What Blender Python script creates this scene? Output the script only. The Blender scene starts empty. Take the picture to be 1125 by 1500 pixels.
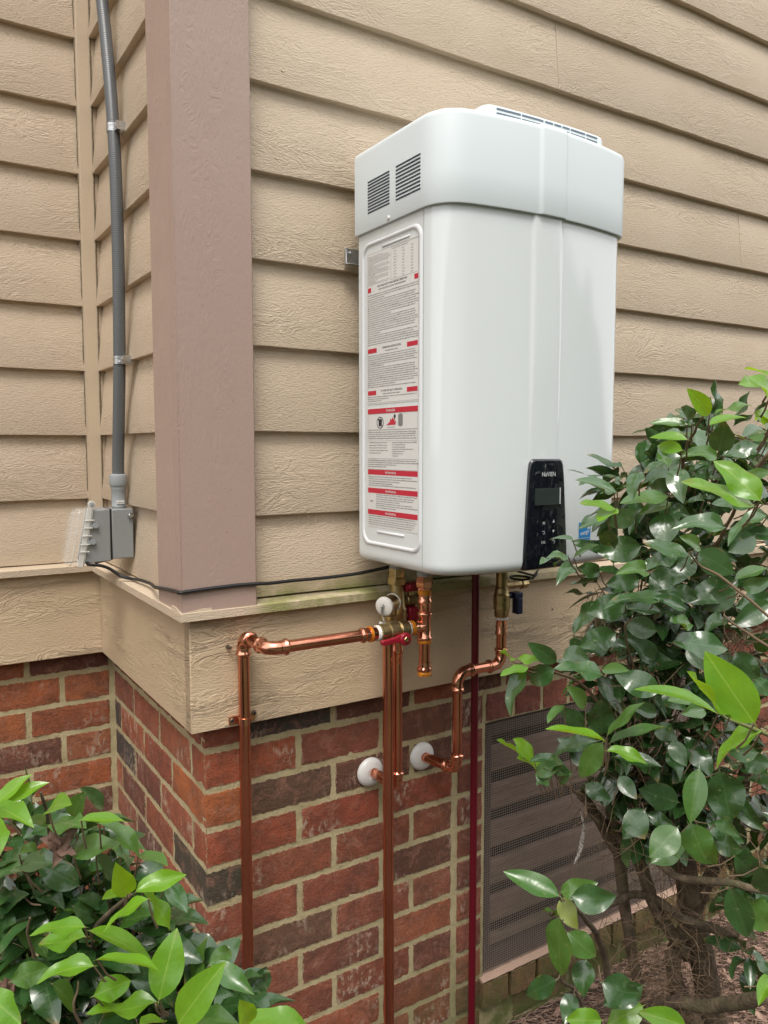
import bpy, bmesh, math, random
from mathutils import Vector, Matrix, noise
S = bpy.context.scene
COL = S.collection
R = random.Random(7)
V = Vector

# ---------------------------------------------------------------- camera, light, exposure
CAM = V((-.5043, -1.4439, .5901)); YAW, PITCH, FPX = -.5661, -.0816, 1157.17
FW = V((-math.sin(YAW)*math.cos(PITCH), math.cos(YAW)*math.cos(PITCH), math.sin(PITCH)))
RT = FW.cross(V((0, 0, 1))).normalized(); UP = RT.cross(FW)
cd = bpy.data.cameras.new('camera'); cam = bpy.data.objects.new('camera', cd); COL.objects.link(cam)
cam.location = CAM; cam.rotation_euler = FW.to_track_quat('-Z', 'Y').to_euler()
cd.sensor_fit = 'HORIZONTAL'; cd.sensor_width = 36; cd.lens = 36*FPX/1125; cd.clip_start = .02; cd.clip_end = 500
S.camera = cam
SUN_EL, SUN_AZ = math.radians(60), math.radians(-128)     # azimuth of the sun measured from +X
w = bpy.data.worlds.new('World'); S.world = w; w.use_nodes = True
nt = w.node_tree; sky = nt.nodes.new('ShaderNodeTexSky'); sky.sky_type = 'NISHITA'; sky.sun_disc = False
sky.sun_elevation = SUN_EL; sky.sun_rotation = math.pi/2-SUN_AZ
sky.air_density = 1.0; sky.dust_density = 6.0; sky.ozone_density = 1.0
mixn = nt.nodes.new('ShaderNodeMixRGB'); mixn.blend_type = 'MIX'; mixn.inputs[0].default_value = .72
mixn.inputs[2].default_value = (10.9, 10.8, 10.6, 1)     # cloud cover: an even bright overcast layer over the sky
nt.links.new(sky.outputs[0], mixn.inputs[1])
bg = nt.nodes['Background']; bg.inputs[1].default_value = .10; nt.links.new(mixn.outputs[0], bg.inputs[0])
sd = bpy.data.lights.new('sun', 'SUN'); sd.energy = 1.5; sd.angle = math.radians(24); sd.color = (1, .97, .92)
sun = bpy.data.objects.new('sun', sd); COL.objects.link(sun)
sdir = V((math.cos(SUN_AZ)*math.cos(SUN_EL), math.sin(SUN_AZ)*math.cos(SUN_EL), math.sin(SUN_EL)))
sun.rotation_euler = sdir.to_track_quat('Z', 'Y').to_euler()
S.view_settings.view_transform = 'Standard'; S.view_settings.look = 'None'; S.view_settings.gamma = 1
S.view_settings.use_curve_mapping = False; S.view_settings.exposure = 0.80
S.render.engine = 'CYCLES'; S.render.resolution_x = 768; S.render.resolution_y = 1024
S.cycles.max_bounces = 8; S.cycles.diffuse_bounces = 4; S.cycles.use_denoising = True

def U(px, py, depth):      # a point of the place seen at a pixel of the photograph, at a given distance
    return CAM + (FW + RT*((px-562.5)/FPX) - UP*((py-750)/FPX))*depth

# ---------------------------------------------------------------- materials
def mat(name, color=(.5, .5, .5), rough=.5, metal=0, **k):
    m = bpy.data.materials.new(name); m.use_nodes = True; b = m.node_tree.nodes['Principled BSDF']
    b.inputs['Base Color'].default_value = (*color, 1); b.inputs['Roughness'].default_value = rough; b.inputs['Metallic'].default_value = metal
    for a, v in k.items(): b.inputs[a.replace('_', ' ')].default_value = v
    return m
class NT:
    def __init__(s, m): s.m = m; s.t = m.node_tree; s.b = s.t.nodes['Principled BSDF']
    def n(s, typ, ins=None, **a):
        x = s.t.nodes.new('ShaderNode'+typ)
        for k, v in a.items(): setattr(x, k, v)
        for k, v in (ins or {}).items():
            if isinstance(v, bpy.types.NodeSocket): s.t.links.new(v, x.inputs[k])
            else: x.inputs[k].default_value = v
        return x
    def link(s, o, i): s.t.links.new(o, i)
    def pos(s): return s.n('NewGeometry').outputs['Position']
    def noise(s, vec, scale, detail=3, rough=.5, dist=0): return s.n('TexNoise', {'Vector': vec, 'Scale': scale, 'Detail': detail, 'Roughness': rough, 'Distortion': dist}).outputs[0]
    def ramp(s, f, pts):
        r = s.n('ValToRGB', {'Fac': f}); e = r.color_ramp.elements
        while len(e) < len(pts): e.new(.5)
        for i, (p, c) in enumerate(pts):
            e[i].position = p; e[i].color = c if len(c) == 4 else (*c, 1)
        return r.outputs[0]
    def mr(s, f, a, b, c, d): return s.n('MapRange', {0: f, 1: a, 2: b, 3: c, 4: d}).outputs[0]
    def math(s, op, a, b=0): return s.n('Math', {0: a, 1: b}, operation=op).outputs[0]
    def mix(s, f, a, b, bt='MIX'): return s.n('MixRGB', {0: f, 1: a, 2: b}, blend_type=bt).outputs[0]
    def bump(s, h, strength, dist=.01, normal=None):
        d = {'Height': h, 'Strength': strength, 'Distance': dist}
        if normal: d['Normal'] = normal
        return s.n('Bump', d).outputs[0]
    def col(s, c): s.link(c, s.b.inputs['Base Color'])
    def nor(s, c): s.link(c, s.b.inputs['Normal'])
    def ro(s, c): s.link(c, s.b.inputs['Roughness'])

def paint_wood(name, color, relief=1.0, rough=.55, vertical=False, moss=False):
    m = mat(name, color, rough); g = NT(m)
    p = g.n('SeparateXYZ', {0: g.pos()}); u = g.math('ADD', p.outputs[0], p.outputs[1]); z = p.outputs[2]
    if vertical: u, z = z, g.math('SUBTRACT', p.outputs[0], p.outputs[1])
    rnd = g.n('ObjectInfo').outputs['Random']; off = g.math('MULTIPLY', rnd, 37)
    big = g.n('CombineXYZ', {0: g.math('ADD', g.math('MULTIPLY', u, 2.2), off), 1: g.math('MULTIPLY', z, 9), 2: off}).outputs[0]
    wv = g.n('CombineXYZ', {0: g.math('ADD', g.math('MULTIPLY', u, 5), off), 1: g.math('MULTIPLY', z, 26), 2: off}).outputs[0]
    warp = g.math('MULTIPLY', g.math('SUBTRACT', g.noise(big, 1.4, 2), .5), 9)
    wv2 = g.n('VectorMath', {0: wv, 1: g.n('CombineXYZ', {0: 0.0, 1: warp, 2: 0.0}).outputs[0]}, operation='ADD').outputs[0]
    n1 = g.noise(wv2, 3.2, 3, .55, .6)
    ridge = g.math('ABSOLUTE', g.math('SUBTRACT', n1, .5)); ridge = g.math('MINIMUM', g.math('MULTIPLY', ridge, 9), 1.0)
    mask = g.mr(g.noise(big, 1.3, 2, .5), .44, .66, .05, 1.0)
    h1 = g.math('MULTIPLY', ridge, mask)
    fine = g.noise(g.n('CombineXYZ', {0: g.math('MULTIPLY', u, 60), 1: g.math('MULTIPLY', z, 160), 2: 0.0}).outputs[0], 2.2, 3, .6)
    drip = g.noise(g.pos(), 90, 3, .6)
    nb = g.bump(h1, .50*relief, .0020); nb = g.bump(fine, .75 if not vertical else .22, .0022, nb); nb = g.bump(drip, .30 if not vertical else .16, .0018, nb)
    g.nor(nb)
    dirt = g.noise(g.pos(), 5, 5, .65)
    c = g.mix(g.mr(dirt, .35, .75, 0, .35), (*color, 1), (*[x*f for x, f in zip(color, (.80, .77, .70))], 1))
    spots = g.mr(g.noise(g.pos(), 75, 2, .5), .70, .78, 0, .5)
    c = g.mix(spots, c, (*[x*.55 for x in color], 1))
    ob = g.mr(rnd, 0, 1, .93, 1.04); c = g.mix(1.0, c, g.n('CombineXYZ', {0: ob, 1: ob, 2: ob}).outputs[0], 'MULTIPLY')
    if moss:
        a = g.math('MULTIPLY', g.mr(p.outputs[2], .300, .335, 1, 0), g.mr(g.noise(g.pos(), 16, 4, .6), .30, .52, 0, .75))
        a = g.math('MULTIPLY', a, g.mr(p.outputs[0], .06, .12, 0, 1)); a = g.math('MULTIPLY', a, g.mr(p.outputs[0], .75, 1.0, 1, 0))
        c = g.mix(a, c, (.20, .22, .045, 1))
    g.col(c); g.ro(g.mr(dirt, .3, .7, rough-.07, rough+.1))
    return m
TAN = (.61, .495, .370)
M = {}
M['siding'] = paint_wood('tan_painted_siding', TAN, 1.0)
M['siding_low'] = paint_wood('tan_painted_siding_mossy', TAN, 1.0, moss=True)
M['trim'] = paint_wood('tan_painted_trim', (.57, .465, .345), .4, moss=True)
M['band'] = paint_wood('tan_painted_band', (.56, .430, .285), 1.9)
M['trimv'] = paint_wood('tan_painted_corner', (.55, .44, .32), .35, vertical=True)
M['brown'] = paint_wood('taupe_painted_post', (.385, .278, .236), .42, .38, vertical=True)

m = mat('fired_clay_brick', (.3, .1, .05), .9); g = NT(m); M['brick'] = m
oc = g.n('ObjectInfo').outputs; P = g.pos()
offv = g.n('VectorMath', {0: P, 1: g.n('CombineXYZ', {0: g.math('MULTIPLY', oc['Random'], 50), 1: 0.0, 2: 0.0}).outputs[0]}, operation='ADD').outputs[0]
c = g.mix(g.mr(g.noise(offv, 16, 6, .7, .6), .40, .70, 0, .7), oc['Color'], (.075, .042, .028, 1))
c = g.mix(g.mr(g.noise(offv, 30, 6, .7, 1.0), .50, .70, 0, .62), c, (.36, .17, .115, 1))
sc = g.n('VectorMath', {0: offv, 1: (1.0, 1.0, .55)}, operation='MULTIPLY').outputs[0]
eff = g.math('MULTIPLY', g.mr(g.noise(offv, 7, 3, .5), .54, .64, 0, 1), g.mr(g.noise(sc, 85, 4, .6), .50, .62, 0, .72))
c = g.mix(eff, c, (.50, .39, .29, 1))
c = g.mix(g.mr(g.noise(P, 240, 3, .6), .58, .70, 0, .75), c, (.028, .016, .013, 1))
sp = g.n('SeparateXYZ', {0: P})
ms = g.math('MULTIPLY', g.mr(sp.outputs[2], -.60, -.86, 0, 1), g.mr(sp.outputs[0], .30, .72, 0, 1))
ms = g.math('MULTIPLY', ms, g.mr(g.noise(P, 13, 5, .65), .34, .56, .15, 1.0))
gs = g.n('SeparateXYZ', {0: g.n('TexCoord').outputs['Generated']})
ez = g.math('MULTIPLY', g.math('MINIMUM', gs.outputs[2], g.math('SUBTRACT', 1.0, gs.outputs[2])), .067); ex_ = g.math('MULTIPLY', g.math('MINIMUM', gs.outputs[0], g.math('SUBTRACT', 1.0, gs.outputs[0])), .19)
ey_ = g.math('MULTIPLY', g.math('MINIMUM', gs.outputs[1], g.math('SUBTRACT', 1.0, gs.outputs[1])), .07)
edge = g.math('MAXIMUM', g.math('MINIMUM', ez, ex_), g.math('MINIMUM', g.math('MAXIMUM', ez, ex_), ey_)); sm = g.math('SUBTRACT', g.mr(g.noise(P, 110, 4, .7), .35, .75, 0, .0062), edge)
c = g.mix(g.mr(sm, -.0004, .0008, 0, .85), c, (.36, .30, .185, 1))
c = g.mix(ms, c, (.085, .10, .022, 1)); g.col(c)
nb = g.bump(g.noise(offv, 50, 6, .75), 1.0, .006); nb = g.bump(g.noise(offv, 300, 3, .7), .8, .002, nb); g.nor(nb)
M['brick_moss'] = m
m = mat('sandy_mortar', (.4, .35, .22), .95); g = NT(m); M['mortar'] = m; P = g.pos(); sp = g.n('SeparateXYZ', {0: P})
c = g.mix(g.mr(g.noise(P, 16, 5, .65), .3, .7, 0, 1), (.50, .425, .255, 1), (.35, .29, .155, 1))
c = g.mix(g.mr(g.noise(P, 150, 2), .62, .72, 0, .5), c, (.16, .13, .08, 1))
ms = g.math('MULTIPLY', g.mr(sp.outputs[2], -.50, -.86, 0, 1), g.mr(sp.outputs[0], .2, .72, 0, 1)); ms = g.math('MULTIPLY', ms, g.mr(g.noise(P, 11, 5, .65), .32, .55, .2, 1.0))
c = g.mix(ms, c, (.10, .115, .03, 1)); g.col(c)
nb = g.bump(g.noise(P, 60, 5, .7), .8, .004); nb = g.bump(g.noise(P, 420, 3, .7), .7, .0014, nb); g.nor(nb)

def metalm(name, color, rough, blot=None, sc=40):
    m = mat(name, color, rough, 1); g = NT(m); P = g.pos()
    f = g.noise(P, sc, 4, .6)
    g.col(g.mix(g.mr(f, .40, .75, 0, .8), (*color, 1), (*(blot or [x*.6 for x in color]), 1)))
    g.ro(g.mr(g.noise(P, sc*2, 4, .6), .3, .7, rough*.75, rough*1.45))
    g.nor(g.bump(g.noise(P, 30, 3, .5), .12, .004)); return m
M['copper'] = metalm('copper', (.76, .315, .205), .15, (.52, .185, .115), 9)
M['copper_fit'] = metalm('copper_fitting', (.84, .40, .27), .13, (.60, .23, .145), 22)
M['brass'] = metalm('brass', (.50, .385, .20), .34, (.26, .19, .09), 60)
M['zinc'] = metalm('zinc_plated_steel', (.62, .63, .64), .3, (.42, .43, .44), 60)
M['rust'] = metalm('dull_screw_steel', (.24, .2, .17), .45)
M['orange'] = mat('orange_press_ring', (.62, .22, .02), .35, .35)
M['tape'] = mat('white_thread_tape', (.78, .77, .74), .7); g = NT(M['tape']); g.nor(g.bump(g.noise(g.pos(), 300, 3, .6), .8, .003))
M['red_plastic'] = mat('red_plastic', (.25, .008, .022), .35)
M['blue_plastic'] = mat('dark_blue_plastic', (.008, .014, .06), .35)
M['maroon'] = mat('dark_red_tube', (.11, .002, .010), .38); g = NT(M['maroon']); g.nor(g.bump(g.noise(g.pos(), 60, 2), .08, .004))
M['white_plastic'] = mat('white_plastic', (.68, .68, .66), .35)
M['offwhite'] = mat('dusty_white_plastic', (.60, .58, .54), .5)
m = mat('white_enamel', (.67, .705, .71), .13, Coat_Weight=.6, Coat_Roughness=.08); M['enamel'] = m; g = NT(m)
g.nor(g.bump(g.noise(g.pos(), 3.5, 2), .05, .02)); g.col(g.mix(g.mr(g.noise(g.pos(), 9, 5, .7), .55, .8, 0, .18), (.665, .705, .71, 1), (.60, .625, .61, 1)))
m = mat('white_enamel_side', (.67, .685, .70), .32); M['enamel_side'] = m
m = mat('white_cap_plastic', (.655, .715, .735), .42); M['cap'] = m; g = NT(m); g.nor(g.bump(g.noise(g.pos(), 500, 2), .06, .001))
M['dark_slot'] = mat('dark_slot', (.02, .028, .045), .7)
M['hood_slot'] = mat('hood_slot', (.13, .17, .22), .7)
M['seam'] = mat('grey_seam', (.38, .39, .38), .6)
M['label'] = mat('paper_label', (.68, .675, .655), .45)
M['ink'] = mat('black_ink', (.025, .025, .03), .6); M['inkgrey'] = mat('grey_ink', (.20, .20, .20), .6)
M['redink'] = mat('red_ink', (.52, .02, .045), .5)
M['panel'] = mat('gloss_black_panel', (.006, .007, .012), .06, Coat_Weight=.6, Coat_Roughness=.03)
M['lcd'] = mat('dark_display', (.030, .040, .036), .12)
M['print'] = mat('light_grey_print', (.50, .52, .52), .5); M['printdim'] = mat('dim_grey_print', (.14, .15, .16), .5)
M['blue'] = mat('blue_sticker', (.01, .20, .50), .4); M['stwhite'] = mat('sticker_white', (.75, .78, .80), .4)
M['grey_box'] = mat('grey_pvc', (.235, .245, .245), .45); g = NT(M['grey_box']); g.nor(g.bump(g.noise(g.pos(), 350, 2), .15, .001))
M['conduit'] = mat('charcoal_conduit', (.105, .112, .118), .33); g = NT(M['conduit'])
wv = g.n('TexWave', {'Vector': g.pos(), 'Scale': 70.0, 'Distortion': 0.0}, bands_direction='Z').outputs[0]; g.nor(g.bump(wv, .25, .0012))
M['grey_light'] = mat('light_grey_pvc', (.28, .30, .31), .38)
m = mat('clear_cover', (.80, .78, .74), .06); b = m.node_tree.nodes['Principled BSDF']; b.inputs['Transmission Weight'].default_value = .0; b.inputs['Alpha'].default_value = .17; M['clear'] = m
M['clear_edge'] = mat('clear_cover_edge', (.70, .70, .66), .15); M['clear_edge'].node_tree.nodes['Principled BSDF'].inputs['Alpha'].default_value = .6
M['black'] = mat('black_rubber', (.012, .012, .013), .4)
M['caulk'] = mat('dirty_caulk', (.16, .125, .08), .8); g = NT(M['caulk']); g.nor(g.bump(g.noise(g.pos(), 200, 3), .8, .004))
m = mat('weathered_louver', (.12, .08, .07), .8); M['louver'] = m; g = NT(m); P = g.pos(); sp = g.n('SeparateXYZ', {0: P})
st = g.n('CombineXYZ', {0: g.math('MULTIPLY', sp.outputs[0], 4), 1: 0.0, 2: g.math('MULTIPLY', sp.outputs[2], 50)}).outputs[0]
c = g.mix(g.mr(g.noise(st, 2.5, 5, .65), .35, .7, 0, 1), (.30, .205, .165, 1), (.13, .086, .070, 1))
c = g.mix(g.math('MULTIPLY', g.mr(sp.outputs[2], -.35, -.72, 0, .7), g.mr(g.noise(P, 12, 4), .4, .6, 0, 1)), c, (.10, .10, .035, 1)); g.col(c)
g.nor(g.bump(g.noise(st, 8, 4, .6), .5, .003))
M['frame'] = mat('vent_frame_paint', (.085, .060, .052), .75); M['wire'] = mat('galvanised_wire', (.30, .25, .21), .55, .3)
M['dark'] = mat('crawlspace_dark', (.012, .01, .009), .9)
M['sill'] = mat('sill_mortar_cap', (.40, .27, .20), .85); g = NT(M['sill']); g.nor(g.bump(g.noise(g.pos(), 120, 4, .7), .8, .004))
# vegetation
def leafmat(name, c1, c2, vein, rough, trans, spots=.3):
    m = mat(name, c1, rough); g = NT(m)
    uv = g.n('TexCoord').outputs['UV']; s = g.n('SeparateXYZ', {0: uv}); P = g.pos(); rnd = g.n('ObjectInfo').outputs['Random']
    lo = g.mix(g.mr(rnd, 0, 1, 0, .9), (*c1, 1), (*c2, 1)); lo = g.mix(g.mr(g.noise(P, 30, 3), .35, .7, 0, .6), lo, (*c2, 1))
    mid = g.mr(g.math('ABSOLUTE', g.math('SUBTRACT', s.outputs[1], .5)), .0, .032, 1, 0)
    vv = g.math('SUBTRACT', g.math('MULTIPLY', s.outputs[0], 34), g.math('MULTIPLY', g.math('ABSOLUTE', g.math('SUBTRACT', s.outputs[1], .5)), 36))
    side = g.mr(g.math('SINE', vv), .9, 1, 0, .22)
    c = g.mix(g.math('MULTIPLY', g.math('MAXIMUM', mid, side), .75), lo, (*vein, 1))
    c = g.mix(g.mr(g.noise(P, 120, 2), .68, .75, 0, spots), c, (.35, .33, .16, 1))
    edge = g.math('MAXIMUM', g.math('ABSOLUTE', g.math('MULTIPLY', g.math('SUBTRACT', s.outputs[1], .5), 2)), s.outputs[0])
    br = g.math('MULTIPLY', g.mr(edge, .80, .98, 0, 1), g.mr(g.noise(P, 28, 3, .6), .56, .66, 0, .9)); c = g.mix(br, c, (.22, .14, .05, 1))
    pale = g.math('MULTIPLY', g.mr(g.noise(P, 16, 5, .75), .60, .70, 0, 1), spots*.7); c = g.mix(pale, c, (.20, .23, .14, 1)); g.col(c)
    g.nor(g.bump(g.math('ADD', mid, side), -.35, .0012, g.bump(g.noise(P, 70, 2), .22, .004)))
    g.ro(g.mr(g.noise(P, 40, 3), .3, .7, rough*.8, rough*1.4))
    g.b.inputs['Specular IOR Level'].default_value = .5 if name == 'young_leaf' else .85; g.b.inputs['Coat Weight'].default_value = .25; g.b.inputs['Coat Roughness'].default_value = .18
    t = g.n('BsdfTranslucent', {'Color': g.mix(.75, c, (min(1, c1[0]*5+.12), min(1, c1[1]*3+.10), .01, 1))})
    mx = g.n('MixShader', {0: trans, 1: g.b.outputs[0], 2: t.outputs[0]}); g.link(mx.outputs[0], g.t.nodes['Material Output'].inputs[0])
    return m
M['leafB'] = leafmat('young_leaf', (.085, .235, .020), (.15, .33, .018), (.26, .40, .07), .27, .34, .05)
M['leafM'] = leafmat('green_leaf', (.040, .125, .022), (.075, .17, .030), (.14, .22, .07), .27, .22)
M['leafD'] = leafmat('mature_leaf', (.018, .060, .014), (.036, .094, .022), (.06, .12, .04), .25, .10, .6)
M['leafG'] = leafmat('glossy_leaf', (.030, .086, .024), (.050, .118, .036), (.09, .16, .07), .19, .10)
M['leafY'] = leafmat('pale_leaf', (.34, .40, .12), (.28, .38, .10), (.4, .45, .2), .5, .3)
M['leafX'] = mat('dead_leaf', (.15, .085, .062), .7)
m = mat('shrub_bark', (.13, .095, .06), .9); M['bark'] = m; g = NT(m); P = g.pos()
c = g.mix(g.mr(g.noise(P, 35, 5, .7), .35, .65, 0, 1), (.19, .14, .09, 1), (.06, .042, .026, 1)); c = g.mix(g.mr(g.noise(P, 12, 4), .5, .7, 0, .5), c, (.12, .12, .05, 1)); g.col(c)
g.nor(g.bump(g.noise(P, 110, 5, .7), 1, .006))
M['pale_twig'] = mat('pale_twig', (.30, .27, .24), .9); g = NT(M['pale_twig']); g.col(g.mix(g.mr(g.noise(g.pos(), 250, 3), .4, .6, 0, 1), (.42, .39, .35, 1), (.12, .10, .09, 1)))
M['twig'] = mat('dry_twig', (.17, .115, .07), .85); M['twig_green'] = mat('green_twig', (.14, .15, .05), .7)
m = mat('mulch_earth', (.08, .055, .035), .95); M['earth'] = m; g = NT(m); P = g.pos()
c = g.mix(g.mr(g.noise(P, 40, 6, .75), .35, .65, 0, 1), (.13, .078, .052, 1), (.035, .024, .018, 1))
sp = g.n('VectorMath', {0: P}, operation='LENGTH').outputs['Value']
c = g.mix(g.mr(g.n('SeparateXYZ', {0: P}).outputs[1], -2.0, -2.6, 0, 1), c, g.mix(g.noise(P, 3, 4), (.06, .075, .035, 1), (.10, .11, .055, 1))); g.col(c)
g.nor(g.bump(g.noise(P, 90, 5, .7), 1, .02))
M['slope'] = mat('horizon_shade_green', (.045, .052, .032), .9)  # dark green of the added slope that shades the horizon
M['straw'] = mat('pine_straw', (.30, .17, .12), .8); g = NT(M['straw']); g.col(g.mix(g.mr(g.noise(g.pos(), 60, 2), .3, .7, 0, 1), (.40, .27, .20, 1), (.13, .065, .045, 1)))

# ---------------------------------------------------------------- mesh helpers (all shapes are given in world metres)
class MB:
    def __init__(s): s.v = []; s.f = []; s.uv = None
    def add(s, v, f):
        n = len(s.v); s.v += [V(p) for p in v]; s.f += [[i+n for i in q] for q in f]; return s
    def box(s, a, b):
        x0, y0, z0 = [min(a[i], b[i]) for i in range(3)]; x1, y1, z1 = [max(a[i], b[i]) for i in range(3)]
        return s.add([(x0, y0, z0), (x1, y0, z0), (x1, y1, z0), (x0, y1, z0), (x0, y0, z1), (x1, y0, z1), (x1, y1, z1), (x0, y1, z1)],
              [(0, 3, 2, 1), (4, 5, 6, 7), (0, 1, 5, 4), (1, 2, 6, 5), (2, 3, 7, 6), (3, 0, 4, 7)])
    def quad(s, *p): return s.add(p, [tuple(range(len(p)))])
    def loft(s, rings, cap=True, closed=True):
        n = len(rings[0]); vs = [p for r in rings for p in r]; fs = []
        for i in range(len(rings)-1):
            for j in range(n if closed else n-1):
                a = i*n+j; b = i*n+(j+1) % n; fs.append((a, b, b+n, a+n))
        if cap: fs.append(tuple(reversed(range(n)))); fs.append(tuple((len(rings)-1)*n+j for j in range(n)))
        return s.add(vs, fs)
    def tube(s, path, r, n=12, cap=True):
        path = [V(p) for p in path]; rr = r if isinstance(r, (list, tuple)) else [r]*len(path)
        t0 = (path[1]-path[0]).normalized(); a = t0.orthogonal().normalized(); rings = []
        for i, p in enumerate(path):
            t = (path[min(i+1, len(path)-1)]-path[max(i-1, 0)]).normalized()
            a = (a-t*a.dot(t)).normalized(); b = t.cross(a)
            rings.append([p+(a*math.cos(2*math.pi*k/n)+b*math.sin(2*math.pi*k/n))*rr[i] for k in range(n)])
        return s.loft(rings, cap)
    def rev(s, p0, p1, prof, n=20):    # profile of (distance in metres along p0->p1, radius)
        p0, p1 = V(p0), V(p1); t = (p1-p0).normalized(); a = t.orthogonal().normalized(); b = t.cross(a)
        return s.loft([[p0+t*d+(a*math.cos(2*math.pi*k/n)+b*math.sin(2*math.pi*k/n))*max(r, .0001) for k in range(n)] for d, r in prof])
WL = {}
def mesh_of(name, mb, m, smooth=False, off=V((0, 0, 0)), sharp=35):
    me = bpy.data.meshes.new(name); me.from_pydata([v-off for v in mb.v], [], mb.f); me.materials.append(m)
    bm = bmesh.new(); bm.from_mesh(me); bmesh.ops.recalc_face_normals(bm, faces=bm.faces); bm.to_mesh(me); bm.free()
    if smooth:
        me.polygons.foreach_set('use_smooth', [True]*len(me.polygons)); me.set_sharp_from_angle(angle=math.radians(sharp))
    return me
def obj(name, mb, m, parent=None, smooth=False, bevel=0, sharp=35):
    off = WL.get(parent.name, V((0, 0, 0))) if parent else V((0, 0, 0))
    me = mesh_of(name, mb, m, smooth, off, sharp); o = bpy.data.objects.new(name, me); COL.objects.link(o)
    if parent: o.parent = parent; WL[o.name] = off
    if bevel:
        b = o.modifiers.new('bevel', 'BEVEL'); b.width = bevel; b.segments = 2; b.limit_method = 'ANGLE'; b.angle_limit = .6; b.harden_normals = False
        me.polygons.foreach_set('use_smooth', [True]*len(me.polygons)); me.set_sharp_from_angle(angle=math.radians(35))
    return o
def tag(o, label=None, cat=None, group=None, kind=None):
    for k, v in (('label', label), ('category', cat), ('group', group), ('kind', kind)):
        if v: o[k] = v
    return o
def thing(name, loc, label, cat, group=None, kind=None):
    o = bpy.data.objects.new(name, None); COL.objects.link(o); o.location = loc; o.empty_display_size = .05; WL[o.name] = V(loc)
    return tag(o, label, cat, group, kind)
def text_mb(s, size, origin, ux, uz, align='LEFT', mb=None, lift=0.0, xs=1.0):
    cu = bpy.data.curves.new('t', 'FONT'); cu.body = s; cu.size = size; cu.align_x = align; cu.resolution_u = 2; cu.offset = size*.010
    o = bpy.data.objects.new('t', cu); COL.objects.link(o)
    me = bpy.data.meshes.new_from_object(o); mb = mb or MB(); ux, uz = V(ux), V(uz); n = ux.cross(uz)
    mb.add([V(origin)+ux*(v.co.x*xs)+uz*v.co.y+n*lift for v in me.vertices], [tuple(p.vertices) for p in me.polygons])
    bpy.data.objects.remove(o); bpy.data.curves.remove(cu); bpy.data.meshes.remove(me); return mb
def arc(c, a, b, r, n=8):    # quarter bend: from c+a*r side ... c = corner point, a and b = unit directions of the legs
    ctr = c+a*r+b*r
    return [ctr-b*r*math.cos(t)-a*r*math.sin(t) for t in [math.pi/2*i/n for i in range(n+1)]]

# ---------------------------------------------------------------- ground
g_ = MB(); N = 60
pts = [[None]*(N+1) for _ in range(N+1)]
def gz(x, y): return -.885+.012*noise.noise(V((x*3, y*3, 0)))+.006*noise.noise(V((x*11, y*11, 4)))
ex = [-200, -60, -20, -8, -4]+[-2+i*.1 for i in range(61)]+[6, 9, 20, 60, 200]; ey = [-200, -60, -20, -8, -4]+[-2+i*.1 for i in range(51)]+[8, 20, 60, 200]
gv = [(x, y, gz(x, y)) for y in ey for x in ex]; nx = len(ex)
g_.add(gv, [(j*nx+i, j*nx+i+1, (j+1)*nx+i+1, (j+1)*nx+i) for j in range(len(ey)-1) for i in range(nx-1)])
tag(obj('ground', g_, M['earth'], smooth=True), 'brown mulched earth at the foot of the brick wall, grass farther out', None, kind='structure')

def hz(x, y): t = max(0, min(1, (-y-7)/7)); return -.9+t*t*(3-2*t)*6.5+(noise.noise(V((x*.5, y*.5, 2)))*1.6+noise.noise(V((x*1.7, y*1.7, 5)))*.6)*t
mb = MB(); xs_ = [-26+i*.7 for i in range(76)]; ys_ = [-7-i*.7 for i in range(22)]
mb.add([(x, y, hz(x, y)) for y in ys_ for x in xs_], [(j*76+i, j*76+i+1, (j+1)*76+i+1, (j+1)*76+i) for j in range(21) for i in range(75)])
tag(obj('horizon_shade_slope', mb, M['slope'], smooth=True), kind='structure')  # unseen rise added behind the camera to darken the horizon and tint reflections

# ---------------------------------------------------------------- brick walls
H, L, D, HJ = .08, .2032, .7094, .0824
JT = .0058
bcache = {}
def brick_mesh(lx, ly, lz, var):
    key = (round(lx, 3), round(ly, 3), round(lz, 3), var)
    if key in bcache: return bcache[key]
    nx_, ny, nz = max(3, int(lx/.0045)), max(2, int(ly/.02)), 5
    bm = bmesh.new(); bmesh.ops.create_cube(bm, size=1)
    def cut(ax, n):
        for i in range(1, n):
            co = [0, 0, 0]; no = [0, 0, 0]; co[ax] = -.5+i/n; no[ax] = 1
            bmesh.ops.bisect_plane(bm, geom=bm.verts[:]+bm.edges[:]+bm.faces[:], plane_co=co, plane_no=no)
    cut(0, nx_); cut(1, ny); cut(2, nz)
    seed = var*17.3+lx*91
    for v in bm.verts:
        c0 = v.co.copy(); p = V((c0.x*lx, c0.y*ly, c0.z*lz))
        e = sum(abs(abs(c)-.5) < .01 for c in c0)
        q = p*1.0
        if e >= 2:
            for i in range(3):
                if abs(abs(c0[i])-.5) < .01: q[i] *= 1-(.0011/ (lx, ly, lz)[i]*2)
        a = noise.noise_vector(p*38+V((seed, 0, 0))); b = noise.noise_vector(p*150+V((0, seed, 0)))
        q += V((a.x*.0020+b.x*.0020, a.y*.0012+b.y*.0009, a.z*.0020+b.z*.0030))
        v.co = q
    me = bpy.data.meshes.new('brick'); bm.to_mesh(me); bm.free(); me.materials.append(M['brick'])
    me.polygons.foreach_set('use_smooth', [True]*len(me.polygons)); me.set_sharp_from_angle(angle=math.radians(50))
    bcache[key] = me; return me
REDS = [(.31, .088, .040), (.26, .074, .036), (.34, .105, .048), (.23, .068, .036), (.30, .10, .055), (.19, .064, .038)]
DARKS = [(.085, .048, .040), (.11, .055, .042), (.055, .042, .042)]
BR = []
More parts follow.
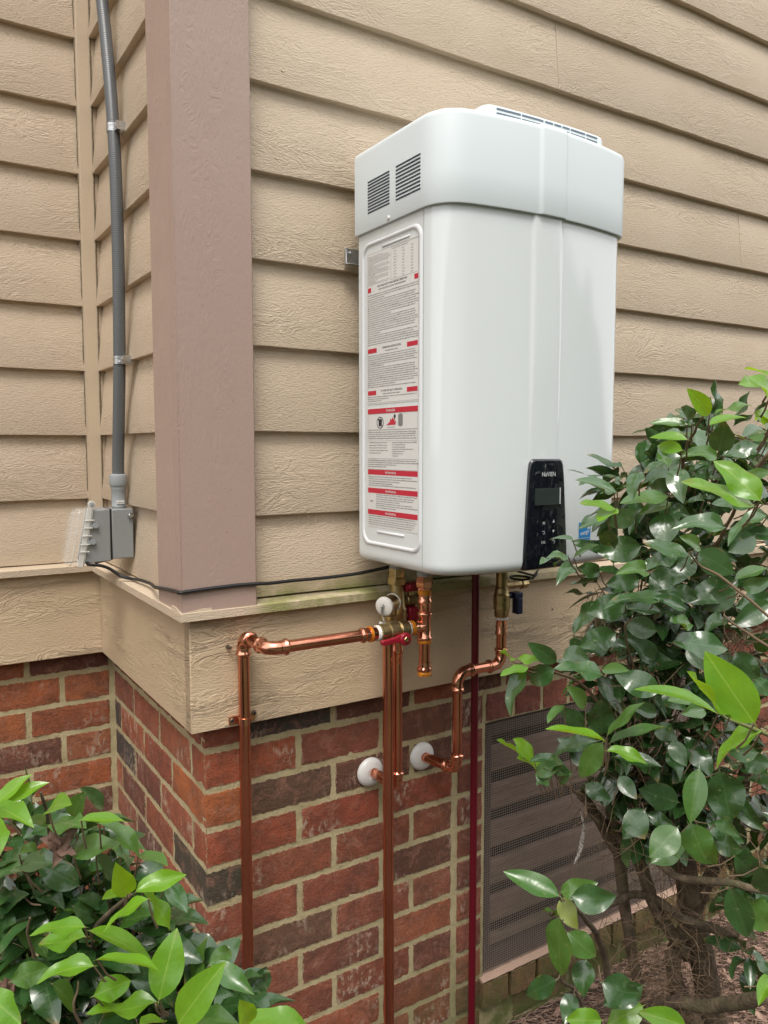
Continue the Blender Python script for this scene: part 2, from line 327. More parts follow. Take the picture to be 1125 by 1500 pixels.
def brick(parent, x0, x1, y0, y1, z0, z1, color=None, var=None, rotz=0):
    lx, ly, lz = x1-x0, y1-y0, z1-z0
    if rotz: lx, ly = ly, lx
    me = brick_mesh(lx, ly, lz, R.randrange(5) if var is None else var)
    o = bpy.data.objects.new('brick', me); COL.objects.link(o); o.parent = parent
    o.location = V(((x0+x1)/2, (y0+y1)/2, (z0+z1)/2))-WL[parent.name]; o.rotation_euler = (0, 0, rotz)
    c = color and (color[0]*1.10, color[1]*1.13, color[2]*.92) or (R.choice(REDS) if R.random() < .90 else R.choice(DARKS))
    f = R.uniform(.88, 1.1); o.color = (*[k*f for k in c], 1); return o
ZB = [-k*H for k in range(-1, 12)]     # tops of the courses
GR = -.90
bw = thing('brick_wall', (.0, 0, -.88), 'long red brick foundation wall behind the copper pipes, from the outer corner to the right', 'wall')
b2 = thing('brick_wall', (0, .35, -.88), 'short receding return of red brick between the inner corner and the outer corner', 'wall')
b3 = thing('brick_wall', (-.5, D, -.88), 'red brick foundation wall at far left behind the lower left shrub', 'wall')
X1 = 4.2
def mortar(parent, a, b, nrm, z0, z1, hole=None):
    mb = MB(); a, b = V(a), V(b); ln = (b-a).length; n = int(ln/.02); mz = int((z1-z0)/.016); d = (b-a)/n; nr = V(nrm)
    idx = {}
    for j in range(mz+1):
        for i in range(n+1):
            p = a+d*i; z = z0+(z1-z0)*j/mz; q = V((p.x, p.y, z))
            q += nr*(.0012*noise.noise(q*55)+.0010*noise.noise(q*130)); idx[i, j] = len(mb.v); mb.v.append(q)
    for j in range(mz):
        for i in range(n):
            p = a+d*(i+.5); z = z0+(z1-z0)*(j+.5)/mz
            if hole and hole[0] < p.x < hole[1] and hole[2] < z < hole[3]: continue
            mb.f.append([idx[i, j], idx[i+1, j], idx[i+1, j+1], idx[i, j+1]])
    return obj('mortar', mb, M['mortar'], parent, smooth=True)
MR = .0022
VX0, VX1, VZ0, VZ1 = .700, 1.50, -.728, -.083
mortar(bw, (MR, MR, 0), (X1, MR, 0), (0, -1, 0), GR, .10, (VX0, VX1, VZ0-.005, VZ1+.005))
mortar(b2, (MR, MR, 0), (MR, D+MR, 0), (-1, 0, 0), GR, .10)
mortar(b3, (MR, D+MR, 0), (-2.6, D+MR, 0), (0, -1, 0), GR, .10)
# colours of the bricks one can pick out in the photograph, by course and order from the corner
PICK = {(-1, 0): (.26, .07, .045), (-1, 1): (.05, .042, .045), (-1, 2): (.13, .05, .038),
        (0, 0): (.34, .085, .045), (0, 1): (.26, .075, .05), (0, 2): (.17, .065, .045), (0, 3): (.10, .05, .04),
        (1, 0): (.42, .12, .045), (1, 1): (.13, .068, .05), (1, 2): (.14, .055, .04), (1, 3): (.14, .06, .045),
        (2, 0): (.33, .08, .045), (2, 1): (.27, .06, .035), (2, 2): (.27, .06, .034), (2, 3): (.18, .075, .055),
        (3, 0): (.065, .055, .042), (3, 1): (.30, .085, .05), (3, 2): (.23, .065, .04), (3, 3): (.26, .08, .045),
        (4, 0): (.25, .07, .045), (4, 1): (.22, .06, .04), (4, 2): (.11, .045, .033), (4, 3): (.22, .06, .045),
        (5, 0): (.22, .065, .045), (5, 1): (.14, .07, .05), (5, 2): (.25, .075, .05), (5, 3): (.27, .09, .06)}
for k in range(-1, 11):
    zt, zb = -k*H-JT, -(k+1)*H+JT
    xs = [0, L, 2*L, 3*L] if k % 2 == 0 else [0, HJ, HJ+L, HJ+2*L, 3*L]
    for i in range(len(xs)-1):
        a, b = xs[i], xs[i+1]; cc = PICK.get((k, i))
        if i == 0:
            yy = HJ if k % 2 == 0 else .213
            brick(bw, 0, b-JT, 0, yy-JT, zb, zt, cc)
        else: brick(bw, a+JT, b-JT, 0, .06, zb, zt, cc)
    # the stack of half bricks between the straight joint and the vent, then on past the vent
    if k >= 1 or k == 0: brick(bw, 3*L+.012, VX0-.004, -.002, .06, zb, zt, R.choice([(.24, .07, .05), (.29, .085, .055), (.17, .06, .048)]))
    if k == -1: brick(bw, 3*L+JT, 3*L+.145, 0, .06, zb, zt, (.12, .05, .04))
    if k in (0,):
        x = VX0+.008
        while x < VX1: brick(bw, x, x+.083, -.001, .06, zb, zt, R.choice([(.27, .075, .055), (.22, .06, .05), (.30, .09, .06)])); x += .094
    elif k == -1 or zt <= VZ0+.02:
        if zt <= VZ0+.02 or k == -1:
            x = 3*L+.155 if k == -1 else VX0+(.0 if k % 2 else .10)
            if k == 9: pass
            while x < VX1: brick(bw, x+JT, min(x+L-JT, VX1-.003), 0, .06, zb, zt, (.16, .09, .05) if k >= 9 else None); x += L
    x = VX1+.01+(0 if k % 2 else -.0)
    first = True
    while x < X1:
        ln = (L if (k % 2 or not first) else HJ+.02); brick(bw, x, min(x+ln-2*JT, X1), 0, .06, zb, zt); x += ln; first = False
# rowlock sill under the vent
x = VX0-.01
while x < VX1+.05:
    brick(bw, x+.003, x+.088, -.014, .06, -.800, -.734, (.20, .10, .055)); x += .094
RC = {(0, 1): (.34, .10, .055), (0, 2): (.33, .095, .06), (1, 3): (.055, .05, .052), (1, 0): (.36, .10, .05), (1, 1): (.30, .07, .04), (1, 2): (.32, .085, .045),
      (2, 3): (.05, .046, .05), (2, 1): (.30, .08, .045), (2, 2): (.20, .06, .045), (3, 1): (.32, .085, .05), (3, 2): (.17, .055, .042), (3, 3): (.36, .12, .075), (4, 1): (.31, .09, .05), (4, 2): (.11, .05, .042)}
for k in range(-1, 11):
    zt, zb = -k*H-JT, -(k+1)*H+JT
    ys = [HJ, .2975, .5125, D] if k % 2 == 0 else [.213, .428, .645, D]
    for i in range(3): brick(b2, 0, .06, ys[i]+JT*(1 if i or True else 0)*.9, ys[i+1]-JT*(.9 if i < 2 else 1.2), zb, zt, RC.get((k, i+1)), rotz=-math.pi/2)
    x = -.012; i = 0
    while x > -2.5:
        ln = (.125 if k % 2 == 0 and i == 0 else .208); brick(b3, x-ln+2*JT, x, D, D+.06, zb, zt, R.choice(REDS[:5]) if R.random() < .85 else (.15, .055, .042)); x -= ln; i += 1

# ---------------------------------------------------------------- siding walls
EX, Z0 = .1624, .6211
sw = thing('siding_wall', (.1, 0, .29), 'tan lap siding wall that carries the white water heater', 'wall')
s2 = thing('siding_wall', (0, .35, .29), 'narrow tan lap siding return behind the grey conduit', 'wall')
s3 = thing('siding_wall', (-.5, D, .29), 'tan lap siding wall at far left of the inner corner', 'wall')
def lap(parent, a, b, n, zb, m, seed, ht=EX):
    a, b, n = V(a), V(b), V(n); T = .0145; ln = (b-a).length; k = max(2, int(ln/.05)); rings = []
    for i in range(k+1):
        p = a+(b-a)*i/k; wob = .0012*noise.noise(V((i*.9, seed*3.1, 0))); dz = .0016*noise.noise(V((i*.55, seed*7.7, 3)))
        prof = [(.0272+wob, zb+dz), (.0278+wob, zb+.0015+dz), (.0095, zb+ht+.012), (.0, zb+ht+.012), (.0, zb+dz+.001)]
        rings.append([V((p.x, p.y, z))+n*d for d, z in prof])
    mb = MB(); mb.loft(rings); return obj('siding_board', mb, m, parent, smooth=True, sharp=30)
for k in range(-2, 14):
    zb = Z0+k*EX
    if k == -2: zb += .002
    mm = M['siding_low'] if k == -2 else M['siding']
    jx = {5: .885, 1: 2.05, 3: 1.62, -1: 2.3, 7: .62, 0: 1.9}.get(k)
    if jx: lap(sw, (.0905, 0, 0), (jx-.0008, 0, 0), (0, -1, 0), zb, mm, k); lap(sw, (jx+.0008, 0, 0), (4.2, 0, 0), (0, -1, 0), zb, mm, k+70)
    else: lap(sw, (.0905, 0, 0), (4.2, 0, 0), (0, -1, 0), zb, mm, k)
    lap(s2, (0, .0905, 0), (0, D-.044, 0), (-1, 0, 0), zb, mm, k+20)
    lap(s3, (-.0565, D, 0), (-2.6, D, 0), (0, -1, 0), zb, mm, k+40)
nh = MB()
for k in range(-2, 8):
    for i in range(7):
        x = .16+i*.4064+R.uniform(-.01, .01); z = Z0+k*EX+.028+R.uniform(-.006, .006)
        nh.rev((x, -.020, z), (x, -.0262, z), [(0, .0036), (.0050, .0036), (.0060, .0030), (.0056, .0005)], 9)
tag(obj('nail_head', nh, M['siding'], sw, smooth=True), kind='stuff')
mb = MB(); mb.box((.03, .005, .07), (4.2, .12, 2.95)); obj('sheathing', mb, M['dark'], sw)
mb = MB(); mb.box((.005, .13, .07), (.03, D, 2.95)); obj('sheathing', mb, M['dark'], s2)
mb = MB(); mb.box((-2.6, D+.002, .07), (.0, D+.05, 2.95)); obj('sheathing', mb, M['dark'], s3)
# inside corner strip with caulk lines
mb = MB(); mb.box((-.0565, D-.042, .292), (.0, D, 2.9)); obj('corner_strip', mb, M['trimv'], s3, bevel=.002)
mb = MB()
for x_, y_ in ((-.0572, D-.0245), (-.0240, D-.0432)):
    mb.tube([(x_+.0006*noise.noise(V((0, i, x_*99))), y_, .295+i*.012) for i in range(216)], [.0017+.0012*abs(noise.noise(V((i*.9, 0, x_*50)))) for i in range(216)], 5)
obj('caulk_line', mb, M['caulk'], s3, smooth=True)
# band boards and drip caps
BZ0, BZ1 = .0536, .2722
def slab(name, parent, a, b, m, bevel=.002): mb = MB(); mb.box(a, b); return obj(name, mb, m, parent, bevel=bevel)
slab('band_board', sw, (-.0363, -.0363, BZ0), (2.1, -.004, BZ1), M['band'])
slab('band_board', sw, (2.103, -.0355, BZ0), (4.2, -.004, BZ1), M['band'])
slab('band_board', s2, (-.0363, -.0335, BZ0+.001), (-.004, D-.037, BZ1), M['band'], .0015)
slab('band_board', s3, (-2.6, D-.0363, BZ0), (-.0363+.02, D-.002, BZ1), M['band'])
def dripcap(parent, a, b, n, dz=0):
    a, b, n = V(a), V(b), V(n); k = 30; rings = []
    for i in range(k+1):
        p = a+(b-a)*i/k; w_ = .0008*noise.noise(V((i*1.3, a.y*9, 1)))
        rings.append([V((p.x, p.y, z+w_+dz))+n*d for d, z in ((.0, .2735), (.058, .2735), (.0585, .2890), (.054, .2900), (.02, .2955), (0, .2955))])
    mb = MB(); mb.loft(rings); return obj('drip_cap', mb, M['trim'], parent, smooth=True, sharp=25)
dripcap(sw, (-.058, 0, 0), (4.2, 0, 0), (0, -1, 0)); dripcap(s3, (-.05, D, 0), (-2.6, D, 0), (0, -1, 0)); dripcap(s2, (0, -.0565, 0), (0, D-.05, 0), (-1, 0, 0), -.0008)
# screw heads left in the band
mb = MB()
for x_, z_ in ((.885, .19), (.060-.0, .215)): mb.rev((x_, -.036, z_), (x_, -.042, z_), [(0, .003), (.001, .003), (.0015, .001)], 8)
obj('nail_head', mb, M['rust'], sw)
# corner post
cp = thing('corner_post', (0, 0, .29), 'taupe brown painted square post boxing the outer corner of the house', 'post')
mb = MB(); mb.box((-.0558, -.0556, .2880), (.0905, -.0275, 2.9)); obj('post_face_board', mb, M['brown'], cp, bevel=.002)
mb = MB(); mb.box((-.0550, -.0275, .2880), (-.0270, .0905, 2.9)); obj('post_side_board', mb, M['brown'], cp, bevel=.0015)
mb = MB(); mb.box((-.027, -.0275, .2925), (.088, .088, 2.89)); obj('post_core', mb, M['dark'], cp)

# ---------------------------------------------------------------- crawl space vent
vt = thing('foundation_vent', (1.1, .01, -.73), 'brown louvered crawl space vent behind galvanised wire mesh', 'vent')
VY = .012
for nm, a, b in (('frame_board', (VX0, VY, VZ0), (VX0+.036, VY+.03, VZ1)), ('frame_board', (VX1-.04, VY, VZ0), (VX1, VY+.03, VZ1)), ('frame_board', (VX0+.036, VY, VZ1-.034), (VX1-.04, VY+.03, VZ1)), ('frame_board', (VX0+.036, VY, VZ0), (VX1-.04, VY+.03, VZ0+.05))):
    mb = MB(); mb.box(a, b); obj(nm, mb, M['frame'], vt, bevel=.0015)
gaps = [-.116, -.214, -.312, -.410, -.508, -.606]
for i, gz_ in enumerate(gaps):
    zt = gz_-.034; zb = (gaps[i+1] if i < 5 else VZ0+.062)
    mb = MB(); x0, x1 = VX0+.036, VX1-.04
    rings = [[V((x, VY+.012, zb)), V((x, VY+.002, zb+.004)), V((x, VY+.004, zt-.006)), V((x, VY+.009, zt)), V((x, VY+.020, zt)), V((x, VY+.020, zb))] for x in (x0, (x0+x1)/2, x1)]
    mb.loft(rings); obj('louver_slat', mb, M['louver'], vt, bevel=.001)
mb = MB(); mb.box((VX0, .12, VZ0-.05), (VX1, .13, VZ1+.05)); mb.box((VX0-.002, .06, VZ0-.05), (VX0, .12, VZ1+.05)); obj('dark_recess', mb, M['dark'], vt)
mb = MB(); q = .00038; i = 0; x = VX0+.002
while x < VX1:
    dz = .0008*math.sin(i*1.7); mb.box((x-q, VY-.0065+dz*.2, VZ0+.004), (x+q, VY-.0056+dz*.2, VZ1-.002)); x += .00635; i += 1
z = VZ0+.004
while z < VZ1: mb.box((VX0+.001, VY-.0056, z-q), (VX1-.002, VY-.0047, z+q)); z += .00635
tag(obj('wire_mesh', mb, M['wire'], vt), kind='stuff')
mb = MB(); n = 60; rings = []
for i in range(n+1):
    x = VX0-.006+(VX1-VX0+.02)*i/n; e = .0025*noise.noise(V((i*.8, 0, 5)))
    rings.append([V((x, -.012+e, -.733)), V((x, -.014+e, -.729)), V((x, -.004, -.7245+e)), V((x, .02, -.7240)), V((x, .02, -.733))])
mb.loft(rings); obj('sill_mortar', mb, M['sill'], vt, smooth=True)

# ---------------------------------------------------------------- water heater
wh = thing('water_heater', (.53, -.2, .362), 'large glossy white outdoor tankless water heater hung on the tan siding', 'water heater')
def outline(x0, x1, yb, yend, ymid, rc, ridge=None, n=44, rr=None):
    rr = rr or rc
    cx_ = (x0+x1)/2; hw = (x1-x0)/2
    fy = lambda x: -(ymid-(ymid-yend)*abs((x-cx_)/hw)**2.0)
    P_ = [V((x0, yb)), V((x0, yb-.1)), V((x0, yb-.2)), V((x0, -(yend-rc)))]
    a, c_, b_ = V((x0, -(yend-rc))), V((x0, fy(x0)-.001)), V((x0+rc, fy(x0+rc)))
    for i in range(1, 11): t = i/10; P_.append(a*(1-t)**2+c_*2*t*(1-t)+b_*t*t)
    ra, rb = ridge or (9, 9); xs = [x0+rc+(x1-x0-rc-rr)*i/n for i in range(1, n)]
    for r_ in (ra, rb):
        if r_ < 5: xs += [r_-.005, r_-.002, r_+.002, r_+.005]
    for x in sorted(xs):
        d = 0
        if ra < 5: sm = lambda e: max(0, min(1, e)); f_ = sm((x-ra+.004)/.008)*sm((rb+.004-x)/.008); d = .0045*f_*f_*(3-2*f_)
        P_.append(V((x, fy(x)-d)))
    a, c_, b_ = V((x1-rr, fy(x1-rr))), V((x1, fy(x1)-.001)), V((x1, -(yend-rr)))
    for i in range(0, 11): t = i/10; P_.append(a*(1-t)**2+c_*2*t*(1-t)+b_*t*t)
    P_ += [V((x1, yb-.2)), V((x1, yb-.1)), V((x1, yb))]
    return P_, fy
def lofted(outl, levels, back_inset=True):
    mb = MB(); mnx = min(p.x for p in outl); mxx = max(p.x for p in outl); mny = min(p.y for p in outl); mxy = max(p.y for p in outl); cx_, cy_ = (mnx+mxx)/2, (mny+mxy)/2
    hw, hd = (mxx-mnx)/2, (mxy-mny)/2
    mb.loft([[V((cx_+(p.x-cx_)*(1-d/hw), cy_+(p.y-cy_)*(1-d/hd), z)) for p in outl] for z, d in levels]); return mb
BX0, BX1 = .311, .762
ob, fyb = outline(BX0, BX1, -.068, .338, .3655, .056, (.497, .566), rr=.034)
mb = lofted(ob, [(.3600, .022), (.3605, .016), (.3632, .0085), (.3670, .0042), (.3715, .0016), (.377, .0003), (.383, 0)]+[(.383+.625*i/8, 0) for i in range(1, 9)])
# the raised middle strip fades out above the control panel
for v in mb.v:
    if v.z < .72 and .492 < v.x < .571 and v.y < -.30:
        t = max(0, min(1, (.72-v.z)/.12)); base = fyb(v.x)
        if v.y < base: v.y = v.y*(1-t)+base*t
obj('body', mb, M['enamel'], wh, smooth=True, sharp=40)
CX0, CX1 = .3045, .7690
oc_, fyc = outline(CX0, CX1, -.064, .3445, .3735, .058, (.506, .568), rr=.036)
mb = lofted(oc_, [(1.0075, .0062), (1.0045, .0040), (1.0045, .0008), (1.0065, 0), (1.06, 0), (1.150, .0), (1.1545, .0008), (1.1580, .0026), (1.1603, .0056), (1.1615, .0095), (1.1622, .020)])
obj('top_cap', mb, M['cap'], wh, smooth=True, sharp=40)
# exhaust hood on top
HX0, HX1 = .414, .715
def hood_y(x): t = (x-(HX0+HX1)/2)/((HX1-HX0)/2); return -.336+.012*t*t
rings = []
ho, _ = outline(HX0, HX1, -.10, .330, .336, .020)
mb = lofted(ho, [(1.150, -.004), (1.165, 0), (1.185, 0), (1.1885, .0010), (1.1910, .0032), (1.192, .007)])
hood = obj('exhaust_hood', mb, M['cap'], wh, smooth=True, sharp=40)
mb = MB()
def slotrow(x0, x1, z, hh=.0016):
    k = 8
    for i in range(k):
        xa, xb = x0+(x1-x0)*i/k, x0+(x1-x0)*(i+1)/k; cx_ = (HX0+HX1)/2
        f = lambda x: -(.336-.006*abs((x-cx_)/((HX1-HX0)/2))**2)-.0006
        mb.add([(xa, f(xa), z-hh), (xb, f(xb), z-hh), (xb, f(xb), z+hh), (xa, f(xa), z+hh)], [(0, 1, 2, 3)])
for (a, b) in ((.437, .491), (.494, .545), (.615, .655), (.658, .690)):
    slotrow(a, b, 1.1845); slotrow(a, b, 1.1768)
for (a, b) in ((.549, .569), (.572, .590), (.593, .612)):
    for z in (1.1845, 1.1768, 1.1690): slotrow(a, b, z)
obj('hood_slots', mb, M['hood_slot'], hood)
# side louvres on the cap: a dark slot with a pressed lip above each
cap_o = wh
for y0, y1, za, zb_, n in ((-.114, -.190, 1.0940, 1.0372, 11), (-.2115, -.2885, 1.0950, 1.0372, 10)):
    for i in range(n):
        z = za+(zb_-za)*i/(n-1); xw = CX0-.0004
        s_ = MB(); s_.box((xw-.0003, y0, z-.0013), (xw+.004, y1, z+.0013)); sl = obj('louver_slot', s_, M['dark_slot'], wh)
    s_ = MB()
    for i in range(n):
        z = za+(zb_-za)*i/(n-1)+.0016; s_.tube([(CX0+.0006, y0+.0005, z), (CX0+.0006, y1-.0005, z)], .0012, 6)
    obj('louver_lips', s_, M['cap'], wh, smooth=True)
mb = MB(); mb.rev((CX0+.001, -.187, 1.0113), (CX0-.004, -.187, 1.0113), [(0, .0042), (.003, .0040), (.0042, .0030), (.0043, .0016), (.0034, .0015), (.0034, .0005)], 14); obj('screw', mb, M['white_plastic'], wh, smooth=True)
mb = MB(); mb.box((BX0-.0004, -.2903, .372), (BX0+.003, -.2895, 1.004)); obj('cover_seam', mb, M['seam'], wh)
def rrect(y0, y1, z0, z1, r, n=8):
    P_ = []
    for cy_, cz_, a0 in ((y1-r, z1-r, 0), (y0+r, z1-r, 90), (y0+r, z0+r, 180), (y1-r, z0+r, 270)):
        for i in range(n+1): t = math.radians(a0+90*i/n); P_.append((cy_+r*math.cos(t), cz_+r*math.sin(t)))
    return P_
rr = rrect(-.2825, -.0845, .401, .980, .024)
rings = []
for (off, hgt) in ((-.0045, 0), (-.0028, .0026), (0, .0036), (.0028, .0026), (.0045, 0)):
    cy_, cz_ = -.1835, .6905
    rings.append([V((BX0+.0004-hgt, cy_+(y-cy_)*(1+off/.099), cz_+(z-cz_)*(1+off/.2895))) for y, z in rr])
mb = MB(); mb.loft(rings, cap=False); obj('embossed_frame', mb, M['enamel_side'], wh, smooth=True, sharp=80)
mb = MB()
mb.tube([(BX0+.0005, -.153, .9675), (BX0+.0005, -.156, .9675), (BX0+.0005, -.246, .9675), (BX0+.0005, -.249, .9675)], [.0004, .0026, .0026, .0004], 10)
mb.tube([(BX0+.0005, -.135, .4255), (BX0+.0005, -.138, .4255), (BX0+.0005, -.229, .4255), (BX0+.0005, -.232, .4255)], [.0004, .0026, .0026, .0004], 10)
obj('embossed_bar', mb, M['enamel_side'], wh, smooth=True, sharp=80)
# warning labels (flat print on the left side)
LX = BX0-.0006; UX, UZ = V((0, -1, 0)), V((0, 0, 1)); LY = -.1030
def lp(u, z, lift=0): return V((LX-lift, LY-u, z))
W_ = .1745
lab = MB(); lab.box((LX, LY, .6735), (BX0+.002, LY-W_, .9625)); labo = obj('warning_label', lab, M['label'], wh)
lab = MB(); lab.box((LX, LY+.0015, .4345), (BX0+.002, LY-W_+.002, .6655)); lab2 = obj('warning_label', lab, M['label'], wh)
LOREM = ('WARNING: If you do not follow these instructions exactly, a fire or explosion may result causing property damage, personal injury or loss of life. '
 'This appliance does not have a pilot. It is equipped with an ignition device which automatically lights the burner. Do not try to light the burner by hand. '
 'BEFORE OPERATING smell all around the appliance area for gas. Be sure to smell next to the floor because some gas is heavier than air and will settle on the floor. '
 'WHAT TO DO IF YOU SMELL GAS. Do not try to light any appliance. Do not touch any electric switch; do not use any phone in your building. '
 'Immediately call your gas supplier from a neighbor\'s phone. Follow the gas supplier\'s instructions. If you cannot reach your gas supplier, call the fire department. '
 'Use only your hand to turn the gas control valve. Never use tools. If the valve will not turn by hand, do not try to repair it, call a qualified service technician. '
 'Force or attempted repair may result in a fire or explosion. Do not use this appliance if any part has been under water. ').split()
wi = [0]
def words(n):
    s = ''
    while len(s) < n: s += LOREM[wi[0] % len(LOREM)]+' '; wi[0] += 1
    return s[:-1]
def block(mb, z0, z1, u0, u1, pitch, size, seed=0, xs=.82):
    z = z0; rr_ = random.Random(seed)
    while z > z1:
        n = int((u1-u0)/(size*.43*xs)*(1 if rr_.random() > .22 else rr_.uniform(.3, .8)))
        text_mb(words(max(6, n-6)), size*1.06, lp(u0, z), UX, UZ, 'LEFT', mb, .0003, xs); z -= pitch
ink, grey, red = MB(), MB(), MB()
block(grey, .955, .9, .002, .080, .0023, .0019, 1)
text_mb('Installation clearance from combustible construction', .0026, lp(.088, .9555), UX, UZ, 'LEFT', ink, .0003, .95)
for i, row in enumerate(('Parts', 'Top', 'Bottom', 'Front', 'Rear', 'Sides', 'Vent', 'Air', 'Flue', 'Gas')):
    for j, u in enumerate((.092, .120, .148)): text_mb((row+' of unit', ['2 in (50)', '12 in (300)', '0.5 in (12)'][i % 3], ['9 in (229)', '4 in (100)'][i % 2])[j], .0025, lp(u, .950-i*.0052), UX, UZ, 'LEFT', ink, .0003, .8)
def frame(mb, u0, u1, z0, z1, t=.0004):
    for a, b, c_, d in ((u0, u1, z0, z0+t), (u0, u1, z1-t, z1), (u0, u0+t, z0, z1), (u1-t, u1, z0, z1)):
        mb.add([lp(a, c_, .0003), lp(b, c_, .0003), lp(b, d, .0003), lp(a, d, .0003)], [(0, 1, 2, 3)])
def bar(mb, u0, u1, z, h, lift=.0003): mb.add([lp(u0, z-h/2, lift), lp(u1, z-h/2, lift), lp(u1, z+h/2, lift), lp(u0, z+h/2, lift)], [(0, 1, 2, 3)])
frame(grey, .0005, W_-.001, .6755, .9612); frame(grey, .083, W_-.002, .9005, .9595)
bar(red, .001, .0125, .893, .009); bar(red, .160, .172, .893, .009)
text_mb('FOR YOUR SAFETY READ BEFORE OPERATING', .0050, lp(.086, .8945), UX, UZ, 'CENTER', ink, .0003, .98)
text_mb('POUR VOTRE SÉCURITÉ, LIRE AVANT DE METTRE EN MARCHE', .0034, lp(.086, .8890), UX, UZ, 'CENTER', ink, .0003, .98)
block(ink, .8820, .7860, .001, .172, .0041, .0029, 2)
bar(red, .001, .033, .7765, .0085); bar(red, .137, .171, .7765, .0085)
text_mb('OPERATING INSTRUCTION', .0052, lp(.085, .7775), UX, UZ, 'CENTER', ink, .0003, 1)
text_mb('Instructions de mise en marche', .0034, lp(.085, .7720), UX, UZ, 'CENTER', ink, .0003, 1)
block(ink, .7660, .7050, .001, .172, .0040, .0029, 3)
bar(red, .001, .031, .6955, .0085); bar(red, .137, .171, .6955, .0085)
text_mb('TO TURN OFF GAS TO APPLIANCE', .0050, lp(.084, .6965), UX, UZ, 'CENTER', ink, .0003, .95)
text_mb('Comment couper l\'admission de gaz de l\'appareil', .0032, lp(.084, .6915), UX, UZ, 'CENTER', ink, .0003, .95)
block(ink, .6865, .678, .001, .172, .0038, .0027, 4)
obj('label_text', ink, M['ink'], labo); obj('label_small_print', grey, M['inkgrey'], labo); obj('label_red_bars', red, M['redink'], labo)
ink, grey, red, wht = MB(), MB(), MB(), MB()
for z, s in ((.6600, 'DANGER'), (.5420, 'WARNING'), (.5060, 'WARNING'), (.4635, 'WARNING')):
    bar(red, 0, W_-.002, z, .0098); text_mb(s, .0062, lp(.083, z-.0023), UX, UZ, 'CENTER', wht, .0007, 1.25)
frame(grey, .0005, W_-.003, .624, .655); frame(grey, .0005, W_-.003, .6025, .6235); frame(ink, .0, W_-.003, .5475, .5685)
def blob(mb, pts, lift=.0004): mb.add([lp(u, z, lift) for u, z in pts], [tuple(range(len(pts)))])
ring = MB(); c_ = (.0455, .6375)      # struck out fuel can, flames, grey cabinet
for i in range(28):
    a0, a1 = 2*math.pi*i/28, 2*math.pi*(i+1)/28
    ink.add([lp(c_[0]+.0125*math.cos(a0), c_[1]+.0112*math.sin(a0), .0004), lp(c_[0]+.0125*math.cos(a1), c_[1]+.0112*math.sin(a1), .0004), lp(c_[0]+.0108*math.cos(a1), c_[1]+.0096*math.sin(a1), .0004), lp(c_[0]+.0108*math.cos(a0), c_[1]+.0096*math.sin(a0), .0004)], [(0, 1, 2, 3)])
blob(ink, [(.040, .631), (.051, .631), (.0525, .6435), (.046, .645), (.040, .6435)])
ink.add([lp(.0370, .6445, .0006), lp(.0385, .6460, .0006), lp(.0545, .6305, .0006), lp(.0530, .6290, .0006)], [(0, 1, 2, 3)])
blob(red, [(.068, .6325), (.099, .6325), (.1015, .640), (.0965, .6375), (.097, .6455), (.0925, .6425), (.0885, .6475), (.0865, .642), (.081, .6435), (.080, .6385)])
blob(ink, [(.093, .6455), (.098, .644), (.1005, .649), (.0965, .653), (.0935, .650)])
blob(grey, [(.1085, .6315), (.116, .6290), (.1235, .6315), (.1235, .6510), (.116, .6535), (.1085, .6510)])
text_mb('Vapors from flammable liquids', .0022, lp(.084, .6275), UX, UZ, 'CENTER', ink, .0003, 1)
wi[0] = 0
block(ink, .6185, .6035, .002, .168, .0040, .0029, 5); block(ink, .5985, .574, .004, .078, .0050, .0027, 6); block(ink, .5985, .571, .087, .168, .0042, .0027, 7)
block(ink, .5640, .5490, .002, .168, .0040, .0029, 8); block(ink, .5320, .5120, .002, .168, .0042, .0029, 9); block(ink, .4975, .4700, .030, .168, .0042, .0028, 10)
text_mb('HOT', .0052, lp(.0145, .4830), UX, UZ, 'CENTER', ink, .0003, 1); block(ink, .4550, .4370, .002, .168, .0042, .0029, 11)
obj('label_text', ink, M['ink'], lab2); obj('label_small_print', grey, M['inkgrey'], lab2); obj('label_red_bars', red, M['redink'], lab2); obj('label_heading', wht, M['label'], lab2)
# control panel
pn = [(.4835, .3665), (.4845, .40), (.4885, .48), (.4925, .545), (.4945, .560), (.4985, .5665), (.5045, .5690), (.5690, .5690), (.5745, .5665), (.5775, .560), (.5800, .545), (.5850, .48), (.5910, .40), (.5925, .3665), (.590, .3640), (.486, .3640)]
def py(x): return fyb(x)-.0065
mb = MB(); cx_ = .538
def ring_(off, dy): return [V((x+(off if x < cx_ else -off), min(fyb(x), -.3625)+dy, z-off*(1 if z > .46 else -1))) for x, z in pn]
mb.loft([ring_(0, .012), ring_(0, -.0035), ring_(.0012, -.0058), ring_(.0035, -.0068)])
cpn = obj('control_panel', mb, M['panel'], wh, smooth=True, sharp=50)
FX = V((1, 0, 0)); FY = -.3738
def fp(x, z, l=0): return V((x, FY-l, z))
mb = MB(); mb.box((.5045, FY+.002, .484), (.5640, FY-.0004, .5150)); obj('display', mb, M['lcd'], cpn)
mb = MB(); mb.box((.5660, FY+.001, .4845), (.5677, FY-.0005, .5150)); obj('display_edge_line', mb, M['print'], cpn)  # plain pale line at the right edge of the display
mb = MB()
